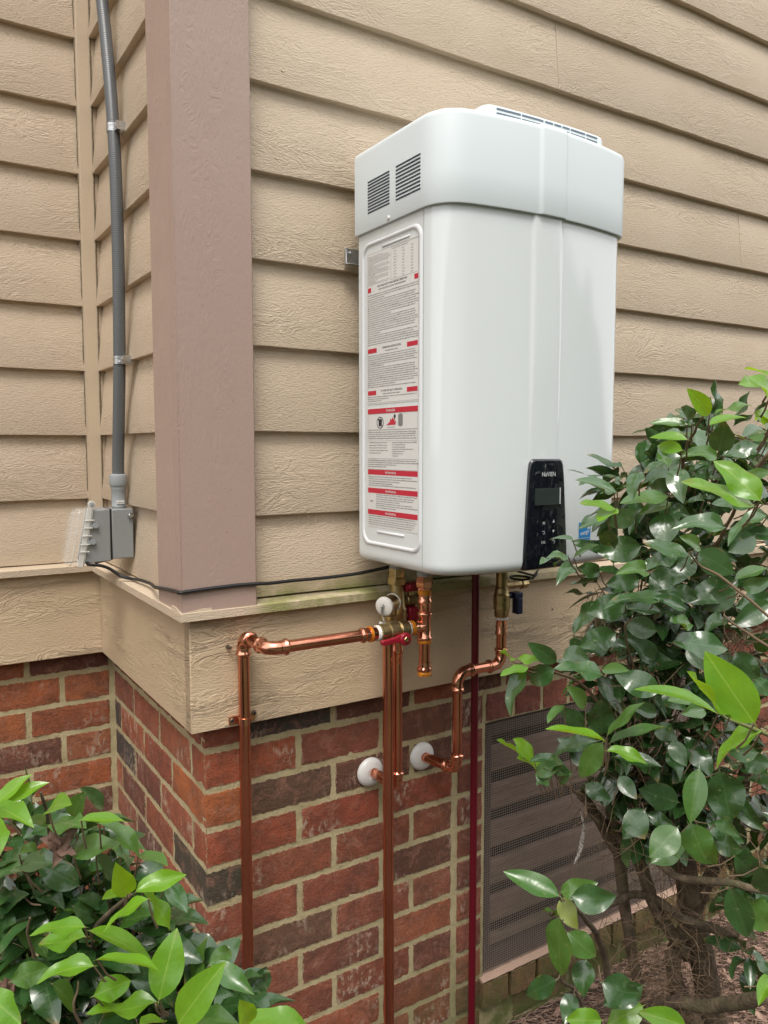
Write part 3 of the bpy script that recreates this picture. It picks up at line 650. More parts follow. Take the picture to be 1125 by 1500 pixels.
# the maker's word mark is spelled in small rounded capitals
text_mb('NaVIEN', .0115, fp(.5365, .5370), FX, UZ, 'CENTER', mb, .0006, .92)
mb.add([fp(.5475, .4505, .0006), fp(.5535, .4505, .0006), fp(.5505, .4560, .0006)], [(0, 1, 2)])
mb.add([fp(.5475, .4365, .0006), fp(.5505, .4310, .0006), fp(.5535, .4365, .0006)], [(0, 1, 2)])
obj('panel_print', mb, M['print'], cpn)
mb = MB()
text_mb('M', .0085, fp(.5260, .4470), FX, UZ, 'CENTER', mb, .0006); text_mb('OK', .0075, fp(.5255, .4120), FX, UZ, 'CENTER', mb, .0006)
for i in range(12):
    a0, a1 = math.radians(120-300*i/12-30), math.radians(120-300*(i+1)/12-30)
    if i < 10: mb.add([fp(.5510+.0030*math.cos(a0+1.3), .4145+.0030*math.sin(a0+1.3), .0006), fp(.5510+.0030*math.cos(a1+1.3), .4145+.0030*math.sin(a1+1.3), .0006), fp(.5510+.0038*math.cos(a1+1.3), .4145+.0038*math.sin(a1+1.3), .0006), fp(.5510+.0038*math.cos(a0+1.3), .4145+.0038*math.sin(a0+1.3), .0006)], [(0, 1, 2, 3)])
mb.add([fp(.5506, .4150, .0006), fp(.5514, .4150, .0006), fp(.5514, .4190, .0006), fp(.5506, .4190, .0006)], [(0, 1, 2, 3)])
for a, b, c_, d in ((.5225, .5285, .4345, .4353), (.5278, .5286, .4305, .4350), (.5240, .5285, .4300, .4308)): mb.add([fp(a, c_, .0006), fp(b, c_, .0006), fp(b, d, .0006), fp(a, d, .0006)], [(0, 1, 2, 3)])
mb.add([fp(.5215, .4349, .0006), fp(.5240, .4335, .0006), fp(.5240, .4366, .0006)], [(0, 1, 2)])
obj('panel_icons', mb, M['print'], cpn)
mb = MB()
for k_, (s, z) in enumerate((('i', .3815), ('o', .3815), ('R', .3815))): text_mb(s, .009, fp(.532+k_*.009, z), FX, UZ, 'CENTER', mb, .0006)
obj('panel_faint_print', mb, M['printdim'], cpn)
# blue efficiency sticker
def sp_(x, z, l=0): return V((x, fyb(x)-.0006-l, z))
mb = MB(); xs_ = [.6310, .6430, .6560, .6680]
mb.add([sp_(x, z) for z in (.4030, .4450) for x in xs_], [(i, i+1, i+5, i+4) for i in range(3)]); st = obj('efficiency_sticker', mb, M['blue'], wh)
mb = MB(); mb.add([sp_(x, z, .0004) for z in (.4135, .4141) for x in xs_], [(i, i+1, i+5, i+4) for i in range(3)])
text_mb('ENERGY STAR', .0058, sp_(.6495, .4060, .0005), V((1, .05, 0)), UZ, 'CENTER', mb, 0, .92)
text_mb('energy', .0125, sp_(.6465, .4210, .0006), V((.97, .05, .17)), V((.25, 0, .97)), 'CENTER', mb, 0, .85)
star = []
for i in range(10): r_ = .0062 if i % 2 == 0 else .0027; a = math.radians(80+36*i); star.append(sp_(.6610+r_*math.cos(a), .4345+r_*math.sin(a), .0005))
mb.add(star, [tuple(range(10))]); obj('sticker_print', mb, M['stwhite'], st)
# hanging bracket tab and screw
mb = MB(); mb.box((.2950, -.050, .9540), (.330, -.0365, .9560)); mb.box((.2960, -.0385, .9550), (.330, -.0360, .9880)); mb.box((.2955, -.0440, .9555), (.2972, -.0365, .9870)); bk = obj('wall_bracket', mb, M['zinc'], wh, bevel=.001)
mb = MB(); mb.rev((.3065, -.037, .977), (.3065, -.045, .977), [(0, .006), (.002, .006), (.002, .0042), (.007, .0038), (.008, .001)], 6); obj('screw', mb, M['zinc'], bk)
# bottom plate edge
mb = MB(); mb.box((.36, -.27, .3555), (.72, -.09, .3602)); obj('bottom_plate', mb, M['seam'], wh)

# ---------------------------------------------------------------- plumbing helpers
def bead(mb, p, d, r=.0125, ln=.016, flip=False):    # press fitting socket: collar with a raised ring at its mouth
    d = V(d).normalized(); p = V(p)
    prof = [(0, r+.0002), (ln*.35, r+.0004), (ln*.5, r+.0012), (ln*.66, r+.0028), (ln*.80, r+.0030), (ln*.92, r+.0018), (ln, r+.0002), (ln+.001, .0112)]
    mb.rev(p, p+d, prof, 20)
def elbow(parent, c, a, b, rad=.022, r=.0125):
    c, a, b = V(c), V(a).normalized(), V(b).normalized(); mb = MB(); mb.tube(arc(c, a, b, rad, 10), r, 18, cap=False)
    bead(mb, c+a*rad, a, r); bead(mb, c+b*rad, b, r); return obj('elbow', mb, M['copper_fit'], parent, smooth=True, sharp=50)
def pipe(parent, pts, r=.0111, m='copper', n=20, name='pipe'):
    mb = MB(); mb.tube(pts, r, n); return obj(name, mb, M[m], parent, smooth=True, sharp=60)
def sleeve(mb, p, d, prof, n=20): p, d = V(p), V(d).normalized(); mb.rev(p, p+d, prof, n)
# gas line from the ground at left, along the front, to the heater
YR, ZR, XS = -.168, .232, .403
gp = thing('gas_pipe', (.063, -.052, -.88), 'copper gas line rising at left and running across to the tee under the heater', 'pipe')
pipe(gp, [(.0635, -.052, -.90), (.0625, -.0525, -.4), (.063, -.052, ZR-.02)])
elbow(gp, (.063, -.052, ZR), (0, 0, -1), (0, -1, 0))
pipe(gp, [(.063, -.08, ZR), (.063, -.14, ZR)], .0112)
elbow(gp, (.063, YR, ZR), (0, 1, 0), (1, 0, 0))
pipe(gp, [(.09, YR, ZR), (.262, YR, ZR)])
mb = MB(); sleeve(mb, (.252, YR, ZR), (1, 0, 0), [(0, .0113), (.001, .0128), (.004, .0152), (.007, .0152), (.010, .0130), (.020, .0130), (.022, .0150), (.026, .0150), (.030, .0140), (.040, .0138)]); obj('adapter', mb, M['copper_fit'], gp, smooth=True)
mb = MB(); sleeve(mb, (.272, YR, ZR), (1, 0, 0), [(0, .0154), (.004, .0156), (.006, .0142), (.010, .0140)]); obj('press_ring', mb, M['orange'], gp, smooth=True)
mb = MB(); sleeve(mb, (.362, YR, ZR), (1, 0, 0), [(0, .0138), (.006, .0146), (.010, .0132), (.016, .0130), (.018, .0152), (.022, .0152), (.025, .0128), (.041, .0126)])
sleeve(mb, (XS, YR, ZR-.030), (0, 0, 1), [(0, .0118), (.001, .0130), (.004, .0155), (.008, .0155), (.011, .0130), (.05, .0130), (.054, .0155), (.058, .0155), (.061, .0120)])
obj('tee', mb, M['copper_fit'], gp, smooth=True, sharp=50)
for p_, d_, pr_ in (((.366, YR, ZR), (1, 0, 0), [(0, .0142), (.001, .0152), (.008, .0152), (.009, .0142)]), ((XS, YR, ZR-.034), (0, 0, 1), [(0, .0136), (.001, .0146), (.006, .0146), (.007, .0136)]),
    ((XS, YR, .2960), (0, 0, 1), [(0, .0126), (.001, .0140), (.009, .0140), (.010, .0126)]), ((XS, YR, .1305), (0, 0, 1), [(0, .010), (.001, .0139), (.009, .0142), (.010, .0136)])):
    mb = MB(); sleeve(mb, p_, d_, pr_); obj('press_ring', mb, M['orange'], gp, smooth=True)
pipe(gp, [(XS, YR, .135), (XS, YR, .300)], .0113)
mb = MB(); sleeve(mb, (XS, YR, .1395), (0, 0, 1), [(0, .0136), (.003, .0154), (.007, .0154), (.010, .0128), (.020, .0126), (.021, .0112)]); obj('end_cap', mb, M['copper_fit'], gp, smooth=True)
mb = MB(); text_mb('GAS 15-25 CTS', .0048, V((XS-.0115, YR-.0092, .1335)), V((.80, -.60, 0)), UZ, 'LEFT', mb, .0016, .62); obj('cap_print', mb, M['ink'], gp)
mb = MB(); sleeve(mb, (XS, YR, .262), (0, 0, 1), [(0, .0118), (.002, .0128), (.016, .0128), (.018, .0145), (.023, .0145), (.026, .0130), (.034, .0130)])
sleeve(mb, (XS, YR, .3060), (0, 0, 1), [(0, .0130), (.004, .0135), (.006, .0175), (.022, .0178), (.026, .0165), (.030, .0165)], 6); obj('adapter', mb, M['copper_fit'], gp, smooth=True, sharp=30)
mb = MB(); sleeve(mb, (XS, YR, .334), (0, 0, 1), [(0, .0158), (.010, .0160), (.012, .0140), (.034, .0138)]); obj('inlet_collar', mb, M['grey_light'], gp, smooth=True)
# clamp
mb = MB(); sleeve(mb, (.063, -.052, .0605), (0, 0, 1), [(0, .0113), (.0005, .0126), (.0135, .0126), (.014, .0113)]); mb.box((.036, -.0405, .0605), (.090, -.0375, .0745)); clamp = obj('pipe_strap', mb, M['copper_fit'], gp, smooth=True)
mb = MB()
for x_, z_ in ((.0425, .0675), (.0880, .0745)): sleeve(mb, (x_, -.0375, z_), (0, -1, 0), [(0, .0052), (.003, .0050), (.005, .0038), (.0052, .002), (.003, .0018), (.003, .0003)], 12)
obj('screw', mb, M['rust'], clamp, smooth=True)
# little screw left of the upper elbow
mb = MB(); sleeve(mb, (.0370, -.0375, .2120), (0, -1, 0), [(0, .004), (.012, .0022), (.014, .0022)], 8); mb.box((.034, -.049, .2105), (.041, -.045, .2140)); obj('strap_stub', mb, M['rust'], gp)
# gas shut off ball valve with red lever
gv_ = thing('gas_valve', (.32, YR, ZR), 'brass gas shut-off valve with a flat red lever handle on the horizontal pipe', 'valve')
mb = MB(); sleeve(mb, (.2945, YR, ZR), (1, 0, 0), [(0, .0135), (.001, .0172), (.016, .0176), (.018, .0150), (.020, .0150), (.022, .0182), (.032, .0188), (.042, .0182), (.046, .0150), (.048, .0172), (.066, .0168), (.067, .0135)], 14); obj('valve_body', mb, M['brass'], gv_, smooth=True, sharp=30)
mb = MB()
for x_ in (.2868, .3570):
    rr_ = [(.0, .0130)]+[(.0012*(i+1), .0155+.0018*noise.noise(V((i*2.3, x_*90, 0)))) for i in range(6)]+[(.0092, .0130)]; sleeve(mb, (x_, YR, ZR), (1, 0, 0), rr_, 16)
obj('thread_tape', mb, M['tape'], gv_, smooth=True)
mb = MB(); hx = .338; hy = YR-.0235; hz = ZR-.012
mb.rev((hx, YR-.014, hz), (hx, hy-.008, hz), [(0, .009), (.008, .009), (.010, .0125), (.017, .0125), (.018, .010)], 20)
mb.loft([[V((x, hy+dy, hz+dz+zo)) for dy, dz in ((.004, -.0065*s_), (-.0045, -.0060*s_), (-.0045, .0060*s_), (.004, .0065*s_))] for x, s_, zo in ((hx+.002, 1.35, 0), (hx-.012, 1.25, .0005), (hx-.020, .85, 0), (hx-.040, .80, -.002), (hx-.050, .75, -.002), (hx-.053, .5, -.002))])
hd = obj('lever_handle', mb, M['red_plastic'], gv_, bevel=.0012)
mb = MB(); mb.rev((hx, hy-.007, hz), (hx, hy-.013, hz), [(0, .0062), (.003, .0062), (.004, .005), (.004, .0026), (.002, .0024), (.002, .0002)], 6); obj('handle_nut', mb, M['brass'], hd)
# hot side service valve under the heater
HXv, HYv = .382, -.100
hv = thing('service_valve', (HXv, HYv, .2), 'brass service valve with relief valve and two red handles under heater left side', 'valve')
mb = MB()
sleeve(mb, (HXv, HYv, .207), (0, 0, 1), [(0, .0150), (.004, .0178), (.016, .0182), (.020, .0200), (.050, .0205), (.056, .0170), (.075, .0150), (.090, .0142), (.108, .0140)], 18)
obj('valve_body', mb, M['brass'], hv, smooth=True, sharp=30)
mb = MB(); sleeve(mb, (HXv, HYv, .309), (0, 0, 1), [(0, .0150), (.001, .0205), (.013, .0205), (.016, .0180), (.034, .0180), (.035, .0150)], 6); obj('union_nut', mb, M['brass'], hv, bevel=.0008)
mb = MB(); sleeve(mb, (HXv, HYv, .343), (0, 0, 1), [(0, .0165), (.010, .0165), (.020, .0150)]); obj('inlet_collar', mb, M['grey_light'], hv, smooth=True)
rv = V((-.072, -.040, -.006)).normalized(); r0 = V((HXv, HYv, .277))
mb = MB(); sleeve(mb, r0, rv, [(0, .0135), (.020, .0135), (.021, .0165), (.030, .0168), (.034, .0150), (.048, .0150), (.050, .018)], 18)
sleeve(mb, r0+rv*.040, V((0, 0, -1)), [(0, .0130), (.020, .0140), (.022, .0165), (.036, .0165), (.038, .0130)], 18); obj('relief_body', mb, M['brass'], hv, smooth=True, sharp=30)
mb = MB(); sleeve(mb, r0+rv*.017, rv, [(0, .0140), (.0005, .0180), (.003, .0182), (.0035, .0140)]); obj('thread_tape', mb, M['tape'], hv, smooth=True)
mb = MB(); sleeve(mb, r0+rv*.050, rv, [(0, .016), (.001, .0188), (.004, .0196), (.008, .0188), (.010, .0150), (.0105, .0060)], 24); obj('relief_cap', mb, M['offwhite'], hv, smooth=True)
cc = r0+rv*.063; mb = MB(); sd_ = rv.cross(V((0, 0, 1))).normalized()
mb.tube([cc-rv*.004, cc+V((0, 0, .004)), cc+rv*.003], .0035, 8)
mb.tube([cc+V((0, 0, .004)), cc+V((0, 0, -.010))+rv*.003, cc+V((0, 0, -.024))+rv*.002-sd_*.002], [.0030, .0028, .0022], 6)
for i in range(4):
    c0 = cc+V((0, 0, -.026-.0052*i))+rv*.001-sd_*(.003+.0012*i); mb.tube([c0+V((0, 0, .0036))*math.cos(t)+(sd_ if i % 2 else rv)*.0026*math.sin(t) for t in [2*math.pi*k/10 for k in range(11)]], .0010, 5)
obj('test_lever_chain', mb, M['zinc'], hv, smooth=True)
mb = MB()
sleeve(mb, (HXv, HYv, .2735), (1, -.05, 0), [(0, .0105), (.020, .0105), (.022, .0130), (.040, .0132), (.043, .0110), (.046, .0110), (.048, .0125), (.066, .0120)], 16); sleeve(mb, (HXv+.031, HYv-.003, .280), (0, 0, 1), [(0, .0065), (.014, .0060)], 12)
sleeve(mb, (HXv, HYv, .243), (1, -.1, 0), [(0, .008), (.026, .008)], 12); obj('drain_branch', mb, M['brass'], hv, smooth=True, sharp=30)
mb = MB(); mb.box((HXv+.013, HYv-.016, .2935), (HXv+.044, HYv+.008, .3120)); mb.box((HXv+.014, HYv-.012, .300), (HXv+.026, HYv-.026, .3110)); obj('lever_handle', mb, M['red_plastic'], hv, bevel=.003)
mb = MB(); mb.box((HXv+.020, HYv-.018, .2330), (HXv+.044, HYv+.010, .2600)); mb.box((HXv+.022, HYv-.010, .2230), (HXv+.036, HYv+.006, .2345)); obj('lever_handle', mb, M['red_plastic'], hv, bevel=.003)
mb = MB(); sleeve(mb, (HXv, HYv, .196), (0, 0, 1), [(0, .012), (.002, .0165), (.005, .0172), (.009, .0160), (.012, .0140)]); sleeve(mb, r0+rv*.040+V((0, 0, -.046)), (0, 0, 1), [(0, .012), (.002, .0165), (.006, .0185), (.011, .0175), (.014, .0140)]); obj('thread_tape', mb, M['tape'], hv, smooth=True)
# relief discharge pipe to the ground
rp = r0+rv*.040
dpipe = thing('discharge_pipe', (rp.x, rp.y, -.88), 'long copper discharge pipe straight down to the ground, foremost of the middle pair', 'pipe')
pipe(dpipe, [(rp.x+.004, rp.y, -.90), (rp.x+.001, rp.y, -.3), (rp.x, rp.y, .226)], name='pipe')
mb = MB(); sleeve(mb, (rp.x, rp.y, .195), (0, 0, 1), [(0, .0113), (.002, .0140), (.006, .0145), (.010, .0128), (.030, .0128)]); obj('adapter', mb, M['copper_fit'], dpipe, smooth=True)
# hot water pipe into the wall with white escutcheon
EZ = -.123
hp = thing('hot_water_pipe', (HXv, HYv, EZ), 'short copper pipe behind the discharge pipe that elbows into the brick wall', 'pipe')
pipe(hp, [(HXv, HYv, EZ+.03), (HXv, HYv, .205)])
mb = MB(); sleeve(mb, (HXv, HYv, .165), (0, 0, 1), [(0, .0113), (.002, .0142), (.006, .0147), (.010, .0130), (.036, .0130)]); obj('adapter', mb, M['copper_fit'], hp, smooth=True)
ed = V((-.012, 1, 0)).normalized()
elbow(hp, (HXv, HYv, EZ), (0, 0, 1), ed, .020)
pipe(hp, [V((HXv, HYv, EZ))+ed*.02, V((HXv, HYv, EZ))+ed*.115])
def escutcheon(x, z, label):
    mb = MB(); sleeve(mb, (x, .0, z), (0, -1, 0), [(0, .0322), (.0030, .0322), (.0065, .0303), (.0100, .0255), (.0125, .0190), (.0135, .0125), (.0120, .0118)], 36)
    return tag(obj('wall_escutcheon', mb, M['white_plastic'], smooth=True, sharp=40), label, 'pipe collar', 'white round pipe collars on the brick wall')
escutcheon(.3700+.006, EZ, 'white round plastic collar on the brick left of the long middle pipe')
# cold water side
CXu, CXl, CYc = .660, .5365, -.105
cw = thing('cold_water_pipe', (CXl, CYc, -.117), 'copper pipe with a double bend from the heater right side to the right collar', 'pipe')
pipe(cw, [(CXu, CYc, .138), (CXu, CYc, .205)])
mb = MB(); sleeve(mb, (CXu, CYc, .168), (0, 0, 1), [(0, .0113), (.002, .0140), (.006, .0145), (.010, .0128), (.030, .0128)]); obj('adapter', mb, M['copper_fit'], cw, smooth=True)
elbow(cw, (CXu, CYc, .1010), (0, 0, 1), (-1, 0, 0), .022); pipe(cw, [(CXl+.03, CYc, .1010), (CXu-.03, CYc, .1010)])
elbow(cw, (CXl, CYc, .1010), (1, 0, 0), (0, 0, -1), .026); pipe(cw, [(CXl, CYc, -.10), (CXl, CYc, .07)])
elbow(cw, (CXl, CYc, -.117), (0, 0, 1), (-.20, 1, 0), .020); e2 = V((-.20, 1, 0)).normalized()
pipe(cw, [V((CXl, CYc, -.117))+e2*.02, V((CXl, CYc, -.117))+e2*.115])
escutcheon(CXl-.021, -.117, 'white round plastic collar on the brick right of the long middle pipe')
cv = thing('cold_water_valve', (CXu, CYc, .2), 'brass service valve with a small dark blue handle under heater right side', 'valve')
mb = MB(); sleeve(mb, (CXu, CYc, .208), (0, 0, 1), [(0, .0140), (.004, .0160), (.018, .0165), (.020, .0185), (.052, .0185), (.056, .0160), (.068, .0150), (.070, .0130), (.150, .0130)], 12)
sleeve(mb, (CXu, CYc, .2800), (1, 0, 0), [(0, .0095), (.055, .0095), (.056, .0125), (.072, .0125), (.073, .006)], 8); obj('valve_body', mb, M['brass'], cv, smooth=True, sharp=30)
mb = MB(); sleeve(mb, (CXu, CYc, .2030), (0, 0, 1), [(0, .012), (.002, .0150), (.006, .0152), (.008, .013)]); obj('thread_tape', mb, M['tape'], cv, smooth=True)
mb = MB(); mb.box((CXu+.028, CYc-.014, .2490), (CXu+.052, CYc+.008, .2630)); mb.box((CXu+.036, CYc-.014, .2130), (CXu+.052, CYc+.006, .2500)); sleeve(mb, (CXu+.014, CYc, .2550), (1, 0, 0), [(0, .007), (.018, .007)], 10); obj('lever_handle', mb, M['blue_plastic'], cv, bevel=.003)
mb = MB(); lo = [V((CXu+.028+.045*math.sin(t)*.55+.01*t/6, CYc-.03-.03*math.cos(t), .3100-.016*math.sin(t*.5)-.006*math.cos(t))) for t in [i*.42 for i in range(18)]]
mb.tube(lo, .0026, 8); mb.tube([(CXu+.01, CYc-.04, .318), (CXu+.05, CYc-.05, .306), (CXu+.095, CYc-.02, .316)], .0024, 8)
tag(obj('cable_loop', mb, M['black'], smooth=True), 'loop of black cable tucked behind the brass valve under heater right side', 'cable')
# dark red tube
mb = MB(); mb.tube([(.6210, -.060, -.90), (.6215, -.060, -.5), (.6215, -.060, 0), (.6212, -.060, .365)], .0086, 16)
tag(obj('condensate_tube', mb, M['maroon'], smooth=True), 'dark red straight vertical tube from the heater to the ground beside the vent', 'tube')

# ---------------------------------------------------------------- conduit, outlet box, cable
cn = thing('flexible_conduit', (-.047, .41, .45), 'dark grey flexible conduit strapped to the narrow siding return', 'conduit')
cpts = [(-.046, .47, 2.88), (-.046, .47, 2.3), (-.048, .466, 1.80), (-.046, .452, 1.62), (-.045, .425, 1.50), (-.045, .396, 1.38), (-.045, .378, 1.27), (-.045, .369, 1.16), (-.045, .367, 1.02), (-.0455, .370, .90), (-.046, .377, .78), (-.047, .391, .66), (-.048, .404, .56), (-.048, .407, .50)]
def smooth_path(p, k=6):
    p = [V(q) for q in p]; out = []
    for i in range(len(p)-1):
        a, b, c_, d = p[max(i-1, 0)], p[i], p[i+1], p[min(i+2, len(p)-1)]
        for j in range(k):
            t = j/k; out.append(.5*((2*b)+(c_-a)*t+(2*a-5*b+4*c_-d)*t*t+(3*b-a-3*c_+d)*t**3))
    out.append(p[-1]); return out
pipe(cn, smooth_path(cpts), .0134, 'conduit', 20, 'conduit_tube')
mb = MB(); bx = V((-.048, .408, 0))
sleeve(mb, bx+V((0, 0, .450)), (0, 0, 1), [(0, .0155), (.003, .0155), (.006, .0170), (.008, .0158), (.042, .0158), (.044, .0168), (.050, .0168), (.052, .0185), (.056, .0198), (.072, .0198), (.077, .0188), (.080, .0150)], 24); con = obj('conduit_connector', mb, M['grey_light'], cn, smooth=True, sharp=35)
mb = MB(); mb.box((bx.x-.0085, bx.y-.0175, .462), (bx.x+.0075, bx.y-.010, .4695)); obj('connector_label', mb, M['label'], con)
mb = MB(); text_mb('CARLON', .0042, V((bx.x-.0070, bx.y-.0178, .4638)), FX, UZ, 'LEFT', mb, 0, .75); obj('connector_print', mb, M['ink'], con)
for px_, z_ in ((0, 1.283), (0, .783)):
    i = min(range(len(cpts)), key=lambda i: abs(cpts[i][2]-z_)); c0 = V((-.0452, .380 if z_ > 1 else .3765, z_)); mb = MB()
    sleeve(mb, c0+V((0, 0, -.009)), (0, 0, 1), [(0, .0136), (.0003, .0150), (.006, .0150), (.0065, .0143), (.0115, .0143), (.012, .0150), (.0177, .0150), (.018, .0136)], 22)
    mb.box((c0.x-.001, c0.y-.0290, z_-.009), (c0.x+.022, c0.y-.014, z_+.009)); s_ = obj('conduit_strap', mb, M['zinc'], cn, smooth=True)
    mb = MB(); sleeve(mb, (c0.x+.001, c0.y-.022, z_), (-1, -.2, 0), [(0, .0055), (.003, .0055), (.004, .004)], 6); obj('screw', mb, M['zinc'], s_)
bo = thing('outlet_box', (-.05, .41, .34), 'grey weatherproof outlet box with clear bubble cover on the narrow siding return', 'outlet box')
Y0, Y1 = .3755, .4475
mb = MB(); mb.loft([[V((x, y, z)) for y, z in ((Y0-e, .3395-e*.3), (Y1+e, .3395-e*.3), (Y1+e, .4510+e*.3), (Y0-e, .4510+e*.3))] for x, e in ((-.0255, .002), (-.0725, 0))]); obj('box_body', mb, M['grey_box'], bo, bevel=.002)
mb = MB(); mb.box((-.0762, Y0+.001, .3375), (-.0725, Y1-.001, .4525)); obj('gasket', mb, M['black'], bo)
sl = lambda z: -.1345+(z-.333)*.185
mb = MB(); mb.loft([[V((-.0762, Y0, .3350)), V((-.0762, Y1, .3350)), V((-.0762, Y1, .4530)), V((-.0762, Y0, .4530))], [V((sl(.333), Y0+.002, .3330)), V((sl(.333), Y1, .3330)), V((sl(.45), Y1, .4500)), V((sl(.45), Y0+.002, .4500))]]); obj('cover_base', mb, M['grey_box'], bo, bevel=.002)
rg = []
for dx, e, zt, zb_ in ((0, .000, .4550, .3270), (-.014, .0005, .4545, .3275), (-.027, .002, .4530, .3295), (-.036, .005, .4500, .333), (-.041, .012, .443, .341)):
    rg.append([V((sl(z)+dx, y, z)) for y, z in [(Y0+e, zb_+.008), (Y0+e+.008, zb_), (Y1-e-.008, zb_), (Y1-e, zb_+.008), (Y1-e, zt-.008), (Y1-e-.008, zt), (Y0+e+.008, zt), (Y0+e, zt-.008)]])
mb = MB(); mb.loft(rg); obj('bubble_cover', mb, M['clear'], bo, smooth=True, sharp=60)
mb = MB(); mb.tube(rg[2]+[rg[2][0]], .0007, 6); mb.tube(rg[0]+[rg[0][0]], .0014, 6); obj('cover_rim', mb, M['clear_edge'], bo, smooth=True)
mb = MB(); mb.loft([[V((sl(z)+dx, y, z)) for z, y in ((.3270, Y0-.003), (.3270, Y0+.002), (.4560, Y0+.002), (.4560, Y0-.003))] for dx in (-.002, -.013)])
mb.tube([(sl(.46)-.004, Y0-.003, .4640), (sl(.46)-.004, Y0+.004, .4640)], .0085, 14)
for z_ in (.4290, .4120, .3950, .3760, .3600): mb.box((sl(z_)-.015, Y0-.006, z_-.0015), (sl(z_)+.006, Y0-.002, z_+.0015))
obj('hinge_flange', mb, M['clear_edge'], bo, bevel=.001)
mb = MB()
for z_ in (.4170, .3810):
    mb.tube([(sl(z_)+.010, Y0-.007, z_), (sl(z_)+.010, Y0+.001, z_)], .0058, 14); mb.box((sl(z_), Y0-.005, z_-.003), (sl(z_)+.010, Y0, z_+.003))
obj('hinge_knuckle', mb, M['grey_light'], bo, smooth=True)
mb = MB(); mb.rev((sl(.46)-.004, Y0-.003, .4640), (sl(.46)-.004, Y0-.0055, .4640), [(0, .005), (.001, .005), (.0015, .002)], 12)
obj('hasp_ring', mb, M['grey_light'], bo)
mb = MB(); mb.rev((-.026, Y0-.004, .437), (-.040, Y0-.006, .437), [(0, .004), (.006, .004), (.006, .007), (.010, .007), (.012, .004)], 8); obj('mounting_screw', mb, M['zinc'], bo)
cab = smooth_path([(-.1290, .373, .3380), (-.128, .3715, .3325), (-.118, .370, .3300), (-.100, .369, .3270), (-.0825, .366, .3190), (-.060, .356, .3020), (-.043, .330, .2975), (-.0400, .28, .3020), (-.0400, .20, .3060), (-.052, .13, .3110), (-.0595, .09, .3160), (-.0600, .02, .3230), (-.0605, -.040, .3280), (-.0600, -.0590, .3290), (-.045, -.0605, .3300), (0, -.0600, .3315), (.05, -.0595, .3325), (.092, -.0590, .3312), (.12, -.054, .3290), (.17, -.048, .3285), (.24, -.046, .3275), (.31, -.050, .3300), (.36, -.058, .3360), (.40, -.075, .3450), (.43, -.09, .356)])
mb = MB(); mb.tube(cab, .0036, 10)
tag(obj('power_cord', mb, M['black'], smooth=True), 'thin black cord sagging from the outlet box across the brown post to the heater', 'cord')

# ---------------------------------------------------------------- shrubs
def leaf_data(fold, curl, wr, twist=0, wave=0, n=10):
    vs, fs, uv = [], [], []
    for i in range(n+1):
        t = i/n; s_ = (math.sin(math.pi*min(1, t)**.86)**.80)*(1-.10*t) if 0 < t < 1 else 0
        hw = wr*.5*s_; 
        if i == n: hw = 0.0006
        if i == 0: hw = .012
        for j in range(5):
            y = (j-2)/2*hw; q = V((t, y, fold*abs(y)-curl*(t-.15)**2*1.0+(wave*math.sin(t*9+(j > 2)*1.5)*abs(y)*.8)))
            a = twist*t; q = V((q.x, q.y*math.cos(a)-q.z*math.sin(a), q.y*math.sin(a)+q.z*math.cos(a))); vs.append(q); uv.append((t, .5+(j-2)/4*(hw/(wr*.5+.001))))
    for i in range(n):
        for j in range(4): a = i*5+j; fs.append((a, a+5, a+6, a+1))
    # stalk
    k = len(vs); vs += [V((-.10, 0, -.02)), V((.02, .010, 0)), V((.02, -.010, 0))]; uv += [(0, .5)]*3; fs.append((k, k+1, k+2))
    return vs, fs, uv
LV = [leaf_data(f, c, wr, tw, wa) for f, c, wr, tw, wa in ((.30, .20, .44, 0, 0), (.22, .34, .48, .15, .3), (.45, .10, .40, -.2, .2), (.15, .28, .52, .1, .5), (.55, .42, .46, .3, .4), (.10, .15, .50, -.1, .2), (.35, -.12, .46, .2, .6))]
LM = {}
def leaf_me(kind, v):
    if (kind, v) in LM: return LM[kind, v]
    vs, fs, uv = LV[v]; me = bpy.data.meshes.new('leaf'); me.from_pydata(vs, [], fs); me.materials.append(M['leaf'+kind])
    ul = me.uv_layers.new(name='uv'); 
    for lp_ in me.loops: ul.data[lp_.index].uv = uv[lp_.vertex_index]
    me.polygons.foreach_set('use_smooth', [True]*len(me.polygons)); LM[kind, v] = me; return me
def leaf_matrix(base, tip, nrm, wscale=1):
    x = tip-base; ln = x.length; x = x/ln; n = (nrm-x*nrm.dot(x)); n = n.normalized() if n.length > 1e-4 else x.orthogonal().normalized(); y = n.cross(x)
    return Matrix(((x.x*ln, y.x*ln*wscale, n.x*ln, base.x), (x.y*ln, y.y*ln*wscale, n.y*ln, base.y), (x.z*ln, y.z*ln*wscale, n.z*ln, base.z), (0, 0, 0, 1)))
def put_leaf(parent, kind, base, tip, nrm, ws=1, var=None):
    o = bpy.data.objects.new('leaf', leaf_me(kind, R.randrange(len(LV)) if var is None else var)); COL.objects.link(o); o.parent = parent
    m_ = leaf_matrix(base, tip, nrm, ws); m_.translation -= WL[parent.name]; o.matrix_basis = m_; return o
